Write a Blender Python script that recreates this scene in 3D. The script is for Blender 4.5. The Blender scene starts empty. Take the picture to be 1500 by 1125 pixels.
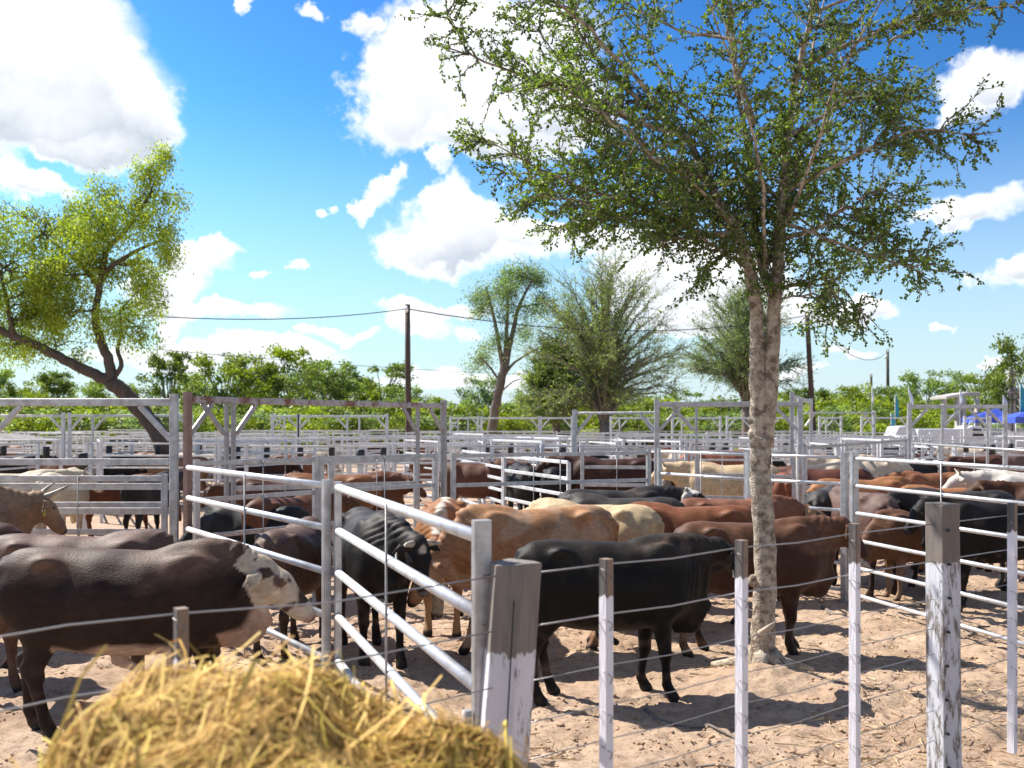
import bpy, math, random
import numpy as np
from mathutils import Vector, Matrix, noise as mnoise

R = math.radians
random.seed(7); rng = np.random.default_rng(7)
sc = bpy.context.scene
col = sc.collection
F = 1458.0; H = 2.1; HZ = 620.0; CX = 750.0

# ---------------------------------------------------------------- camera
cam = bpy.data.cameras.new('camera'); cam_o = bpy.data.objects.new('camera', cam); col.objects.link(cam_o)
cam_o.location = (0, 0, H); cam_o.rotation_euler = (R(90), 0, 0)
cam.sensor_width = 36; cam.lens = 35.0; cam.shift_y = 57.5 / 1500
cam.clip_end = 5000; cam.clip_start = 0.05
cam.dof.use_dof = True; cam.dof.focus_distance = 8.6; cam.dof.aperture_fstop = 2.8
sc.camera = cam_o

# ---------------------------------------------------------------- light
SUN_EL, SUN_AZ = 46.0, -57.0          # azimuth from +Y (view direction), negative = left
sd = Vector((math.sin(R(SUN_AZ)) * math.cos(R(SUN_EL)), math.cos(R(SUN_AZ)) * math.cos(R(SUN_EL)), math.sin(R(SUN_EL))))
sun = bpy.data.lights.new('sun', 'SUN'); sun_o = bpy.data.objects.new('sun', sun); col.objects.link(sun_o)
sun.energy = 4.8; sun.angle = R(0.5); sun.color = (1.0, 0.95, 0.87)
sun_o.rotation_euler = sd.to_track_quat('Z', 'Y').to_euler()
sc.view_settings.view_transform = 'Standard'; sc.view_settings.look = 'None'
sc.view_settings.exposure = 1.0; sc.view_settings.gamma = 1.0

# ---------------------------------------------------------------- sky with clouds (world)
CLOUDS = [(60,110,150,85),(150,150,115,85),(40,185,100,48),(120,50,95,60),(205,185,62,48),(130,228,75,26),(-40,100,120,120),
 (15,262,50,26),(70,282,42,16),(290,372,60,24),(255,400,60,38),(330,357,38,13),(330,457,95,16),(225,440,60,26),(255,485,32,26),
 (330,525,190,26),(430,507,60,12),(480,484,38,9),(530,498,26,10),
 (640,60,115,62),(740,60,150,75),(600,130,90,52),(560,185,78,35),(700,160,135,68),(800,160,110,55),(525,28,34,16),(690,212,62,25),(760,215,80,22),
 (640,246,24,15),(545,278,32,24),(568,248,18,17),(526,306,20,16),(480,302,13,9),
 (650,335,82,44),(715,348,95,44),(640,372,72,28),(820,345,78,28),(657,288,34,26),(870,330,40,18),
 (960,390,110,40),(1010,430,125,45),(1070,400,90,42),(930,350,60,22),(1210,462,110,24),(1280,455,60,16),(1110,440,95,35),(1060,470,120,20),
 (1440,125,72,48),(1490,105,60,42),(1395,168,38,15),(1440,305,58,26),(1385,318,42,13),(1450,403,56,21),(1490,392,42,18),
 (1385,480,24,8),(1450,528,30,11),(1250,518,38,10),(435,390,17,8),(372,398,20,5),(445,12,24,11),(360,10,10,12),
 (640,452,90,12),(605,478,52,22),(682,487,25,14),(690,560,120,16),(1150,545,60,8)]
w = bpy.data.worlds.new('World'); sc.world = w; w.use_nodes = True
nt = w.node_tree; nt.nodes.clear(); N = nt.nodes.new; L = nt.links.new
def vm(op, a, b=None, c=None, tree=None):
    n = (tree or nt).nodes.new('ShaderNodeVectorMath'); n.operation = op
    for i, s in enumerate((a, b, c)):
        if s is None: continue
        if isinstance(s, (tuple, list)): n.inputs[i].default_value = s
        else: (tree or nt).links.new(s, n.inputs[i])
    return n
def mth(op, a, b=None, c=None, clamp=False, tree=None):
    n = (tree or nt).nodes.new('ShaderNodeMath'); n.operation = op; n.use_clamp = clamp
    for i, s in enumerate((a, b, c)):
        if s is None: continue
        if isinstance(s, (int, float)): n.inputs[i].default_value = s
        else: (tree or nt).links.new(s, n.inputs[i])
    return n.outputs[0]
tc = N('ShaderNodeTexCoord'); sep = N('ShaderNodeSeparateXYZ'); L(tc.outputs['Generated'], sep.inputs[0])
az = mth('ARCTAN2', sep.outputs[0], sep.outputs[1]); el = mth('ARCSINE', sep.outputs[2])
comb = N('ShaderNodeCombineXYZ'); L(az, comb.inputs[0]); L(el, comb.inputs[1])
nz1 = N('ShaderNodeTexNoise'); nz1.inputs['Scale'].default_value = 13; nz1.inputs['Detail'].default_value = 5; nz1.inputs['Roughness'].default_value = .62
L(tc.outputs['Generated'], nz1.inputs['Vector'])
nz2 = N('ShaderNodeTexNoise'); nz2.inputs['Scale'].default_value = 26; nz2.inputs['Detail'].default_value = 9; nz2.inputs['Roughness'].default_value = .68
L(tc.outputs['Generated'], nz2.inputs['Vector'])
wv = vm('SUBTRACT', nz1.outputs['Color'], (.5, .5, .5)); wv = vm('MULTIPLY', wv.outputs[0], (.12, .075, 0)); P = vm('ADD', comb.outputs[0], wv.outputs[0]).outputs[0]
acc = None; vac = None
for cx, cy, rx, ry in CLOUDS:
    a = math.atan((cx - CX) / F); e = math.atan((HZ - cy) / F * math.cos(a))
    ra = rx * 1.18 / F * math.cos(a) ** 2; re = ry * 1.18 / F * math.cos(a)
    if acc is None: d = vm('MULTIPLY_ADD', P, (1 / ra, 1 / re, 0), (-a / ra, -e / re, 0)).outputs[0]
    else:                                        # the tiny link keeps the blobs evaluated one after another
        cb = N('ShaderNodeCombineXYZ'); cb.inputs[0].default_value = -a / ra; cb.inputs[1].default_value = -e / re; L(mth('MULTIPLY', vac, 1e-7), cb.inputs[2])
        d = vm('MULTIPLY_ADD', P, (1 / ra, 1 / re, 0), cb.outputs[0]).outputs[0]
    f = mth('SUBTRACT', 1.0, vm('DOT_PRODUCT', d, d).outputs['Value'], clamp=True)
    sp = N('ShaderNodeSeparateXYZ'); L(d, sp.inputs[0])
    g = mth('MULTIPLY', sp.outputs[1], f)
    acc = f if acc is None else mth('ADD', acc, f)
    vac = g if vac is None else mth('ADD', vac, g)
dens = mth('ADD', acc, mth('MULTIPLY', mth('SUBTRACT', nz2.outputs['Fac'], .5), 1.5))
mr = N('ShaderNodeMapRange'); mr.interpolation_type = 'SMOOTHSTEP'; L(dens, mr.inputs[0]); mr.inputs[1].default_value = .08; mr.inputs[2].default_value = .95
edge = mth('MULTIPLY', mr.outputs[0], mth('MULTIPLY', acc, 8, clamp=True))
# generic clouds outside the photographed part of the sky
mr2 = N('ShaderNodeMapRange'); mr2.interpolation_type = 'SMOOTHSTEP'; L(nz1.outputs['Fac'], mr2.inputs[0]); mr2.inputs[1].default_value = .52; mr2.inputs[2].default_value = .62
out_side = mth('MULTIPLY', mr2.outputs[0], mth('SUBTRACT', 1.0, mth('GREATER_THAN', sep.outputs[1], .55)))
mask = mth('MAXIMUM', edge, mth('MULTIPLY', out_side, mth('GREATER_THAN', sep.outputs[2], .02)))
vert = mth('DIVIDE', vac, mth('MAXIMUM', acc, .05))
under = N('ShaderNodeMapRange'); L(mth('ADD', vert, mth('MULTIPLY', mth('SUBTRACT', nz1.outputs['Fac'], .5), 1.0)), under.inputs[0])
under.inputs[1].default_value = .42; under.inputs[2].default_value = -.80
core = N('ShaderNodeMapRange'); L(acc, core.inputs[0]); core.inputs[1].default_value = .35; core.inputs[2].default_value = 1.25; core.interpolation_type = 'SMOOTHSTEP'
shade = mth('MULTIPLY', under.outputs[0], core.outputs[0])
ccol = N('ShaderNodeMix'); ccol.data_type = 'RGBA'; L(shade, ccol.inputs[0]); ccol.inputs[6].default_value = (.66, .665, .67, 1); ccol.inputs[7].default_value = (.25, .295, .36, 1)
sky = N('ShaderNodeTexSky'); sky.sky_type = 'NISHITA'; sky.sun_disc = False
sky.sun_elevation = R(SUN_EL); sky.sun_rotation = R(SUN_AZ); sky.air_density = 1.15; sky.dust_density = .35; sky.ozone_density = 3.0
skm = vm('MULTIPLY', sky.outputs[0], (.1, .1, .1))
gm = N('ShaderNodeGamma'); gm.inputs[1].default_value = 1.85; L(skm.outputs[0], gm.inputs[0])
gs = vm('MULTIPLY', gm.outputs[0], (.75, 1.24, 1.36))
hzn = N('ShaderNodeMapRange'); hzn.interpolation_type = 'SMOOTHSTEP'; L(el, hzn.inputs[0]); hzn.inputs[1].default_value = R(19); hzn.inputs[2].default_value = R(-3)
hs = N('ShaderNodeMix'); hs.data_type = 'RGBA'; L(hzn.outputs[0], hs.inputs[0]); L(gs.outputs[0], hs.inputs[6]); hs.inputs[7].default_value = (.38, .45, .50, 1)
mx = N('ShaderNodeMix'); mx.data_type = 'RGBA'; L(mask, mx.inputs[0]); L(hs.outputs[2], mx.inputs[6]); L(ccol.outputs[2], mx.inputs[7])
# the background strength stays 0.1: colours above are divided back
up = vm('MULTIPLY', mx.outputs[2], (10, 10, 10))
bg = N('ShaderNodeBackground'); bg.inputs['Strength'].default_value = .1; L(up.outputs[0], bg.inputs[0])
wo = N('ShaderNodeOutputWorld'); L(bg.outputs[0], wo.inputs[0])
w.cycles.sampling_method = 'MANUAL'; w.cycles.sample_map_resolution = 512

# ---------------------------------------------------------------- helpers
def W(px, py, Y): return Vector(((px - CX) / F * Y, Y, H - (py - HZ) / F * Y))
def X(px, Y): return (px - CX) / F * Y
def link(o, parent=None):
    col.objects.link(o)
    if parent is not None: o.parent = parent
    return o
def tag(o, label=None, cat=None, group=None, kind=None):
    if label: o['label'] = label
    if cat: o['category'] = cat
    if group: o['group'] = group
    if kind: o['kind'] = kind
    return o
def thing(name, label, cat, loc=(0, 0, 0), rz=0, group=None):
    o = bpy.data.objects.new(name, None); o.empty_display_size = .1
    o.location = loc; o.rotation_euler = (0, 0, rz); link(o); return tag(o, label, cat, group)
def raw_mesh(name, V, Fc, smooth=False):
    """V (n,3) array, Fc (m,k) array of equal-size faces or a list"""
    me = bpy.data.meshes.new(name)
    if isinstance(Fc, np.ndarray):
        V = np.asarray(V, dtype=np.float32); m, k = Fc.shape
        me.vertices.add(len(V)); me.vertices.foreach_set('co', V.ravel())
        me.loops.add(m * k); me.loops.foreach_set('vertex_index', Fc.astype(np.int32).ravel())
        me.polygons.add(m); me.polygons.foreach_set('loop_start', np.arange(0, m * k, k, dtype=np.int32))
        me.polygons.foreach_set('loop_total', np.full(m, k, dtype=np.int32))
        me.update(calc_edges=True)
    else:
        me.from_pydata([tuple(v) for v in V], [], Fc); me.update()
    if smooth: me.polygons.foreach_set('use_smooth', np.ones(len(me.polygons), dtype=bool))
    return me
def obj(name, me, mat, parent=None, loc=None, rot=None):
    if mat is not None and not me.materials: me.materials.append(mat)
    o = bpy.data.objects.new(name, me)
    if loc is not None: o.location = loc
    if rot is not None: o.rotation_euler = rot
    return link(o, parent)
class MB:
    def __init__(s): s.v = []; s.f = []; s.sm = []
    def add(s, vs, fs, smooth=False):
        b = len(s.v); s.v += [tuple(v) for v in vs]; s.f += [tuple(i + b for i in f) for f in fs]; s.sm += [smooth] * len(fs); return s
    def bar(s, a, b, w, h, up=(0, 0, 1), bev=0.12):
        a = Vector(a); b = Vector(b); d = (b - a).normalized(); u = Vector(up)
        if abs(d.dot(u)) > .95: u = Vector((0, 1, 0))
        sd_ = d.cross(u).normalized(); u = sd_.cross(d).normalized()
        k = bev * min(w, h)
        prof = [(w/2-k, h/2), (-w/2+k, h/2), (-w/2, h/2-k), (-w/2, -h/2+k), (-w/2+k, -h/2), (w/2-k, -h/2), (w/2, -h/2+k), (w/2, h/2-k)][::-1]
        vs = [p + sd_ * x + u * y for p in (a, b) for x, y in prof]; n = 8
        fs = [(i, (i + 1) % n, n + (i + 1) % n, n + i) for i in range(n)] + [tuple(range(n))[::-1], tuple(range(n, 2 * n))]
        return s.add(vs, fs)
    def tube(s, pts, rad, n=8, cap=True, smooth=True):
        pts = [Vector(p) for p in pts]; m = len(pts)
        if isinstance(rad, (int, float)): rad = [rad] * m
        vs = []; prev = None
        for i, p in enumerate(pts):
            d = (pts[min(i + 1, m - 1)] - pts[max(i - 1, 0)]).normalized()
            if prev is None:
                u = Vector((0, 0, 1)) if abs(d.z) < .9 else Vector((1, 0, 0))
                u = (u - d * u.dot(d)).normalized()
            else:
                u = (prev - d * prev.dot(d)).normalized()
            prev = u; s2 = d.cross(u)
            for k in range(n):
                t = 2 * math.pi * k / n; vs.append(p + (u * math.cos(t) + s2 * math.sin(t)) * rad[i])
        fs = [(i*n+k, i*n+(k+1) % n, (i+1)*n+(k+1) % n, (i+1)*n+k) for i in range(m - 1) for k in range(n)]
        s.add(vs, fs, smooth)
        if cap:
            b = len(s.v) - m * n; s.f += [tuple(b + k for k in range(n))[::-1], tuple(b + (m-1)*n + k for k in range(n))]; s.sm += [False, False]
        return s
    def mesh(s, name):
        me = bpy.data.meshes.new(name); me.from_pydata(s.v, [], s.f); me.update()
        me.polygons.foreach_set('use_smooth', s.sm); return me
    def build(s, name, mat, parent=None, loc=None, rot=None): return obj(name, s.mesh(name), mat, parent, loc, rot)

# ---------------------------------------------------------------- materials
def mat(name, c1, c2=None, scale=8.0, rough=.6, metal=0.0, bump=.0, bscale=40.0, detail=6, lo=.35, hi=.65, attr=None, stretch=None, spec=.5, objcol=False, sheen=0):
    m = bpy.data.materials.new(name); m.use_nodes = True; t = m.node_tree; p = t.nodes['Principled BSDF']
    p.inputs['Roughness'].default_value = rough; p.inputs['Metallic'].default_value = metal
    p.inputs['Specular IOR Level'].default_value = spec
    if sheen: p.inputs['Sheen Weight'].default_value = sheen; p.inputs['Sheen Roughness'].default_value = .4
    tcn = t.nodes.new('ShaderNodeTexCoord'); src = tcn.outputs['Object']
    if stretch:
        mp = t.nodes.new('ShaderNodeMapping'); mp.inputs['Scale'].default_value = stretch; t.links.new(src, mp.inputs[0]); src = mp.outputs[0]
    c2 = c2 or c1
    nz = t.nodes.new('ShaderNodeTexNoise'); nz.inputs['Scale'].default_value = scale; nz.inputs['Detail'].default_value = detail; nz.inputs['Roughness'].default_value = .65; t.links.new(src, nz.inputs['Vector'])
    rp = t.nodes.new('ShaderNodeMapRange'); t.links.new(nz.outputs['Fac'], rp.inputs[0]); rp.inputs[1].default_value = lo; rp.inputs[2].default_value = hi
    mxn = t.nodes.new('ShaderNodeMix'); mxn.data_type = 'RGBA'; t.links.new(rp.outputs[0], mxn.inputs[0]); mxn.inputs[6].default_value = (*c1, 1); mxn.inputs[7].default_value = (*c2, 1)
    out = mxn.outputs[2]
    def mul(o1, o2):
        q = t.nodes.new('ShaderNodeMix'); q.data_type = 'RGBA'; q.blend_type = 'MULTIPLY'; q.inputs[0].default_value = 1; t.links.new(o1, q.inputs[6]); t.links.new(o2, q.inputs[7]); return q.outputs[2]
    if attr:
        at = t.nodes.new('ShaderNodeAttribute'); at.attribute_name = attr; out = mul(out, at.outputs['Color'])
    if objcol:
        oi = t.nodes.new('ShaderNodeObjectInfo'); out = mul(out, oi.outputs['Color'])
    t.links.new(out, p.inputs['Base Color'])
    if bump:
        nb = t.nodes.new('ShaderNodeTexNoise'); nb.inputs['Scale'].default_value = bscale; nb.inputs['Detail'].default_value = 5; t.links.new(src, nb.inputs['Vector'])
        bp = t.nodes.new('ShaderNodeBump'); bp.inputs['Strength'].default_value = bump; bp.inputs['Distance'].default_value = .02; t.links.new(nb.outputs['Fac'], bp.inputs['Height']); t.links.new(bp.outputs[0], p.inputs['Normal'])
    return m
def leaf_mat(name, ca, cb, cc, trans=.35):
    m = bpy.data.materials.new(name); m.use_nodes = True; t = m.node_tree; t.nodes.clear()
    g = t.nodes.new('ShaderNodeNewGeometry'); cr = t.nodes.new('ShaderNodeValToRGB'); t.links.new(g.outputs['Random Per Island'], cr.inputs[0])
    cr.color_ramp.elements[0].color = (*ca, 1); cr.color_ramp.elements[1].color = (*cc, 1); e = cr.color_ramp.elements.new(.5); e.color = (*cb, 1)
    tcn = t.nodes.new('ShaderNodeTexCoord'); nz = t.nodes.new('ShaderNodeTexNoise'); nz.inputs['Scale'].default_value = .8; nz.inputs['Detail'].default_value = 2; t.links.new(tcn.outputs['Object'], nz.inputs[0])
    mrn = t.nodes.new('ShaderNodeMapRange'); t.links.new(nz.outputs['Fac'], mrn.inputs[0]); mrn.inputs[1].default_value = .3; mrn.inputs[2].default_value = .7; mrn.inputs[3].default_value = .55; mrn.inputs[4].default_value = 1.35
    q = t.nodes.new('ShaderNodeVectorMath'); q.operation = 'SCALE'; t.links.new(cr.outputs[0], q.inputs[0]); t.links.new(mrn.outputs[0], q.inputs['Scale'])
    d = t.nodes.new('ShaderNodeBsdfPrincipled'); d.inputs['Roughness'].default_value = .5; d.inputs['Specular IOR Level'].default_value = .3; t.links.new(q.outputs[0], d.inputs['Base Color'])
    tr = t.nodes.new('ShaderNodeBsdfTranslucent')
    q2 = t.nodes.new('ShaderNodeVectorMath'); q2.operation = 'MULTIPLY'; t.links.new(q.outputs[0], q2.inputs[0]); q2.inputs[1].default_value = (1.5, 1.6, .7); t.links.new(q2.outputs[0], tr.inputs[0])
    ms = t.nodes.new('ShaderNodeMixShader'); ms.inputs[0].default_value = trans; t.links.new(d.outputs[0], ms.inputs[1]); t.links.new(tr.outputs[0], ms.inputs[2])
    o = t.nodes.new('ShaderNodeOutputMaterial'); t.links.new(ms.outputs[0], o.inputs[0]); return m

M_galv = mat('galvanised_steel', (.52, .53, .54), (.33, .32, .32), scale=9, rough=.42, metal=.55, bump=.08, bscale=30)
M_pipe = mat('galvanised_pipe', (.66, .67, .68), (.44, .42, .40), scale=7, rough=.40, metal=.35, bump=.08, bscale=25, lo=.42, hi=.72, detail=9)
M_dull = mat('weathered_steel', (.40, .39, .38), (.28, .26, .25), scale=10, rough=.55, metal=.4, bump=.1)
M_rust = mat('rusty_steel', (.42, .40, .39), (.20, .085, .06), scale=5, rough=.7, metal=.2, bump=.2, lo=.45, hi=.6)
M_rustpost = mat('rusty_post_steel', (.22, .13, .10), (.32, .22, .18), scale=6, rough=.7, metal=.2, bump=.2)
M_wire = mat('steel_wire', (.34, .33, .33), rough=.45, metal=.6)
M_far = mat('pale_steel', (.66, .67, .68), (.42, .43, .44), scale=3, rough=.5, metal=.2)
M_black = mat('black_rubber', (.02, .02, .022), rough=.6)
M_bark = mat('pale_mottled_bark', (.46, .39, .30), (.14, .10, .07), scale=13, rough=.9, bump=.8, bscale=50, lo=.42, hi=.62, stretch=(1, 1, 1.1), detail=10)
M_bark2 = mat('brown_bark', (.12, .085, .065), (.06, .045, .035), scale=5, rough=.9, bump=.9, bscale=12, stretch=(1, 1, .4))
M_bark3 = mat('grey_bark', (.22, .18, .15), (.11, .09, .075), scale=4, rough=.9, bump=.7, bscale=8, stretch=(1, 1, .4))
M_polewood = mat('tarred_pole_wood', (.045, .028, .022), (.09, .06, .045), scale=6, rough=.8, bump=.5, stretch=(3, 3, .2))
M_leaf1 = leaf_mat('small_green_leaf', (.05, .09, .016), (.10, .155, .028), (.20, .26, .055), .42)
M_leaf2 = leaf_mat('yellow_green_leaf', (.16, .22, .025), (.28, .36, .04), (.44, .48, .08), .4)
M_leaf3 = leaf_mat('grey_green_leaf', (.12, .18, .09), (.18, .25, .12), (.27, .33, .16), .45)
M_leaf4 = leaf_mat('mesquite_leaf', (.12, .18, .055), (.19, .26, .08), (.30, .36, .13), .45)
M_leaf5 = leaf_mat('bush_leaf', (.13, .18, .012), (.21, .26, .022), (.32, .36, .045), .4)
M_leaf6 = leaf_mat('dark_tree_leaf', (.07, .11, .02), (.13, .18, .03), (.21, .25, .05), .35)

# painted timber: white paint below, bare grey wood above a ragged line, worn and cracked
def painted_wood(name, zline, wood1, wood2, wear=.45, paint=(.86, .84, .84)):
    m = bpy.data.materials.new(name); m.use_nodes = True; t = m.node_tree; p = t.nodes['Principled BSDF']; p.inputs['Roughness'].default_value = .75
    tcn = t.nodes.new('ShaderNodeTexCoord'); mp = t.nodes.new('ShaderNodeMapping'); mp.inputs['Scale'].default_value = (1, 1, .12); t.links.new(tcn.outputs['Object'], mp.inputs[0])
    nz = t.nodes.new('ShaderNodeTexNoise'); nz.inputs['Scale'].default_value = 45; nz.inputs['Detail'].default_value = 6; nz.inputs['Roughness'].default_value = .7; t.links.new(mp.outputs[0], nz.inputs[0])
    wd = t.nodes.new('ShaderNodeMix'); wd.data_type = 'RGBA'; t.links.new(nz.outputs['Fac'], wd.inputs[0]); wd.inputs[6].default_value = (*wood1, 1); wd.inputs[7].default_value = (*wood2, 1)
    nw = t.nodes.new('ShaderNodeTexNoise'); nw.inputs['Scale'].default_value = 14; nw.inputs['Detail'].default_value = 8; nw.inputs['Roughness'].default_value = .75
    mp2 = t.nodes.new('ShaderNodeMapping'); mp2.inputs['Scale'].default_value = (1.5, 1.5, .35); t.links.new(tcn.outputs['Object'], mp2.inputs[0]); t.links.new(mp2.outputs[0], nw.inputs[0])
    wr = t.nodes.new('ShaderNodeMapRange'); t.links.new(nw.outputs['Fac'], wr.inputs[0]); wr.inputs[1].default_value = wear - .05; wr.inputs[2].default_value = wear + .02
    s3 = t.nodes.new('ShaderNodeSeparateXYZ'); t.links.new(tcn.outputs['Object'], s3.inputs[0])
    zz = mth('ADD', s3.outputs[2], mth('MULTIPLY', mth('SUBTRACT', nw.outputs['Fac'], .5, tree=t), .16, tree=t), tree=t)
    below = mth('LESS_THAN', zz, zline, tree=t)
    fac = mth('MULTIPLY', below, wr.outputs[0], tree=t)
    pc = t.nodes.new('ShaderNodeMix'); pc.data_type = 'RGBA'; t.links.new(nw.outputs['Fac'], pc.inputs[0]); pc.inputs[6].default_value = (paint[0]*.82, paint[1]*.82, paint[2]*.85, 1); pc.inputs[7].default_value = (*paint, 1)
    q = t.nodes.new('ShaderNodeMix'); q.data_type = 'RGBA'; t.links.new(fac, q.inputs[0]); t.links.new(wd.outputs[2], q.inputs[6]); t.links.new(pc.outputs[2], q.inputs[7]); t.links.new(q.outputs[2], p.inputs['Base Color'])
    bp = t.nodes.new('ShaderNodeBump'); bp.inputs['Strength'].default_value = .7; bp.inputs['Distance'].default_value = .01; t.links.new(nz.outputs['Fac'], bp.inputs['Height']); t.links.new(bp.outputs[0], p.inputs['Normal'])
    return m

# ---------------------------------------------------------------- ground
_lat = rng.random((256, 256))
def vnoise(x, y):
    xi = np.floor(x).astype(int); yi = np.floor(y).astype(int); fx = x - xi; fy = y - yi
    fx = fx * fx * (3 - 2 * fx); fy = fy * fy * (3 - 2 * fy)
    a = _lat[xi & 255, yi & 255]; b = _lat[(xi + 1) & 255, yi & 255]; c = _lat[xi & 255, (yi + 1) & 255]; d = _lat[(xi + 1) & 255, (yi + 1) & 255]
    return (a * (1 - fx) + b * fx) * (1 - fy) + (c * (1 - fx) + d * fx) * fy
TX, TY = X(1119, 8.3), 8.3
def gz(x, y):
    x = np.asarray(x, float); y = np.asarray(y, float)
    near = np.clip((40 - np.hypot(x, y)) / 25, 0, 1)
    h = .07 * (vnoise(x * .7 + 9, y * .7 + 3) - .5) + .05 * (vnoise(x * 2.3, y * 2.3 + 50) - .5) + .034 * (vnoise(x * 5 + 31, y * 5) - .5) + .026 * (vnoise(x * 11, y * 11 + 7) - .5) + .02 * (vnoise(x * 24, y * 24) - .5)
    n2 = vnoise(x * 8.5 + 70, y * 8.5 + 20); h -= .028 * np.clip((n2 - .68) / .12, 0, 1)      # hoof prints
    r = np.hypot(x - TX + .02, (y - TY + .28) * 1.15); h2 = .15 * np.exp(-(r / .42) ** 2)
    r2 = np.hypot(x - TX - .55, y - 7.5); h3 = .07 * np.exp(-(r2 / .3) ** 2)
    return h * near * .9 + h2 + h3
def axis(lo, hi, step, far, k=1.18):
    a = list(np.arange(lo, hi, step)); s = step; v = a[-1]
    while v < far: s *= k; v += s; a.append(v)
    s = step; v = lo; b = []
    while v > -far: s *= k; v -= s; b.append(v)
    return np.array(b[::-1] + a)
xs = axis(-6.5, 7.5, .028, 1500); ys = axis(3.2, 15, .032, 2500)
ys = ys[ys > -60]
GX, GY = np.meshgrid(xs, ys, indexing='ij'); GZ = gz(GX, GY)
V = np.stack([GX.ravel(), GY.ravel(), GZ.ravel()], 1); nx, ny = GX.shape
idx = np.arange(nx * ny).reshape(nx, ny)
Fc = np.stack([idx[:-1, :-1].ravel(), idx[1:, :-1].ravel(), idx[1:, 1:].ravel(), idx[:-1, 1:].ravel()], 1)
mg = bpy.data.materials.new('dry_dirt'); mg.use_nodes = True; t = mg.node_tree; p = t.nodes['Principled BSDF']; p.inputs['Roughness'].default_value = .95; p.inputs['Specular IOR Level'].default_value = .15
tcn = t.nodes.new('ShaderNodeTexCoord')
def nzn(s, d=6, r=.6):
    n = t.nodes.new('ShaderNodeTexNoise'); n.inputs['Scale'].default_value = s; n.inputs['Detail'].default_value = d; n.inputs['Roughness'].default_value = r; t.links.new(tcn.outputs['Object'], n.inputs[0]); return n.outputs['Fac']
def mixc(fac, a, b):
    q = t.nodes.new('ShaderNodeMix'); q.data_type = 'RGBA'; t.links.new(fac, q.inputs[0])
    for i, s in ((6, a), (7, b)):
        if isinstance(s, tuple): q.inputs[i].default_value = (*s, 1)
        else: t.links.new(s, q.inputs[i])
    return q.outputs[2]
def rmp(v, a, b):
    q = t.nodes.new('ShaderNodeMapRange'); t.links.new(v, q.inputs[0]); q.inputs[1].default_value = a; q.inputs[2].default_value = b; return q.outputs[0]
c = mixc(rmp(nzn(1.3), .35, .65), (.46, .315, .215), (.57, .42, .30))
c = mixc(rmp(nzn(18, 8, .7), .5, .68), c, (.31, .20, .13))
c = mixc(rmp(nzn(60, 4, .7), .6, .7), c, (.58, .45, .33))
c = mixc(rmp(nzn(.6, 3), .55, .7), c, (.38, .255, .165))
s3 = t.nodes.new('ShaderNodeSeparateXYZ'); t.links.new(tcn.outputs['Object'], s3.inputs[0])
gfac = mth('MULTIPLY', rmp(s3.outputs[1], 62, 70), rmp(nzn(.15, 4), .3, .45), tree=t)
c = mixc(gfac, c, (.12, .17, .03))
t.links.new(c, p.inputs['Base Color'])
bp = t.nodes.new('ShaderNodeBump'); bp.inputs['Strength'].default_value = .9; bp.inputs['Distance'].default_value = .03
t.links.new(mth('ADD', nzn(28, 8, .75), mth('MULTIPLY', nzn(120, 3), .35, tree=t), tree=t), bp.inputs['Height']); t.links.new(bp.outputs[0], p.inputs['Normal'])
g = obj('ground', raw_mesh('ground', V, Fc, True), mg); g['kind'] = 'structure'
print('ground verts', len(V))

# scattered clods and straw litter
def ico():
    f = (1 + 5 ** .5) / 2
    v = np.array([(-1,f,0),(1,f,0),(-1,-f,0),(1,-f,0),(0,-1,f),(0,1,f),(0,-1,-f),(0,1,-f),(f,0,-1),(f,0,1),(-f,0,-1),(-f,0,1)], float) / 1.9
    fc = np.array([(0,11,5),(0,5,1),(0,1,7),(0,7,10),(0,10,11),(1,5,9),(5,11,4),(11,10,2),(10,7,6),(7,1,8),(3,9,4),(3,4,2),(3,2,6),(3,6,8),(3,8,9),(4,9,5),(2,4,11),(6,2,10),(8,6,7),(9,8,1)])
    return v, fc
iv, ifc = ico()
def scatter_pts(n, y0, y1):
    y = 1 / rng.uniform(1 / y1, 1 / y0, n); x = rng.uniform(-.58, .62, n) * y; return x, y
n = 22000; x, y = scatter_pts(n, 3.6, 20); keep = vnoise(x * 1.5 + 5, y * 1.5) > .38; x = x[keep]; y = y[keep]; n = len(x)
s = .004 + .013 * rng.random(n) ** 3
P3 = np.stack([x, y, gz(x, y) + s * .3], 1)
jit = rng.uniform(.6, 1.3, (n, 12, 1)); sc3 = np.stack([rng.uniform(.8, 1.6, n), rng.uniform(.8, 1.6, n), rng.uniform(.5, .9, n)], 1)
VV = (iv[None] * jit * sc3[:, None, :] * s[:, None, None] + P3[:, None, :]).reshape(-1, 3)
FF = (ifc[None] + (np.arange(n) * 12)[:, None, None]).reshape(-1, 3)
M_clod = mat('earth_clod', (.44, .29, .19), (.28, .18, .115), scale=3, rough=.95, spec=.1)
tag(obj('earth_clods', raw_mesh('earth_clods', VV, FF), M_clod), 'loose crumbs and clods of dry pinkish earth lying across the pens', 'clods', kind='stuff')
n = 13000; x, y = scatter_pts(n, 3.8, 22); keep = vnoise(x * .9 + 45, y * .9) > .40; x = x[keep]; y = y[keep]; n = len(x)
ln = rng.uniform(.02, .09, n); an = rng.uniform(0, 6.28, n); zz0 = gz(x, y) + .008
dx = np.cos(an) * ln; dy = np.sin(an) * ln; wd = rng.uniform(.0008, .0022, n); px_ = -np.sin(an) * wd; py_ = np.cos(an) * wd
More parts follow.
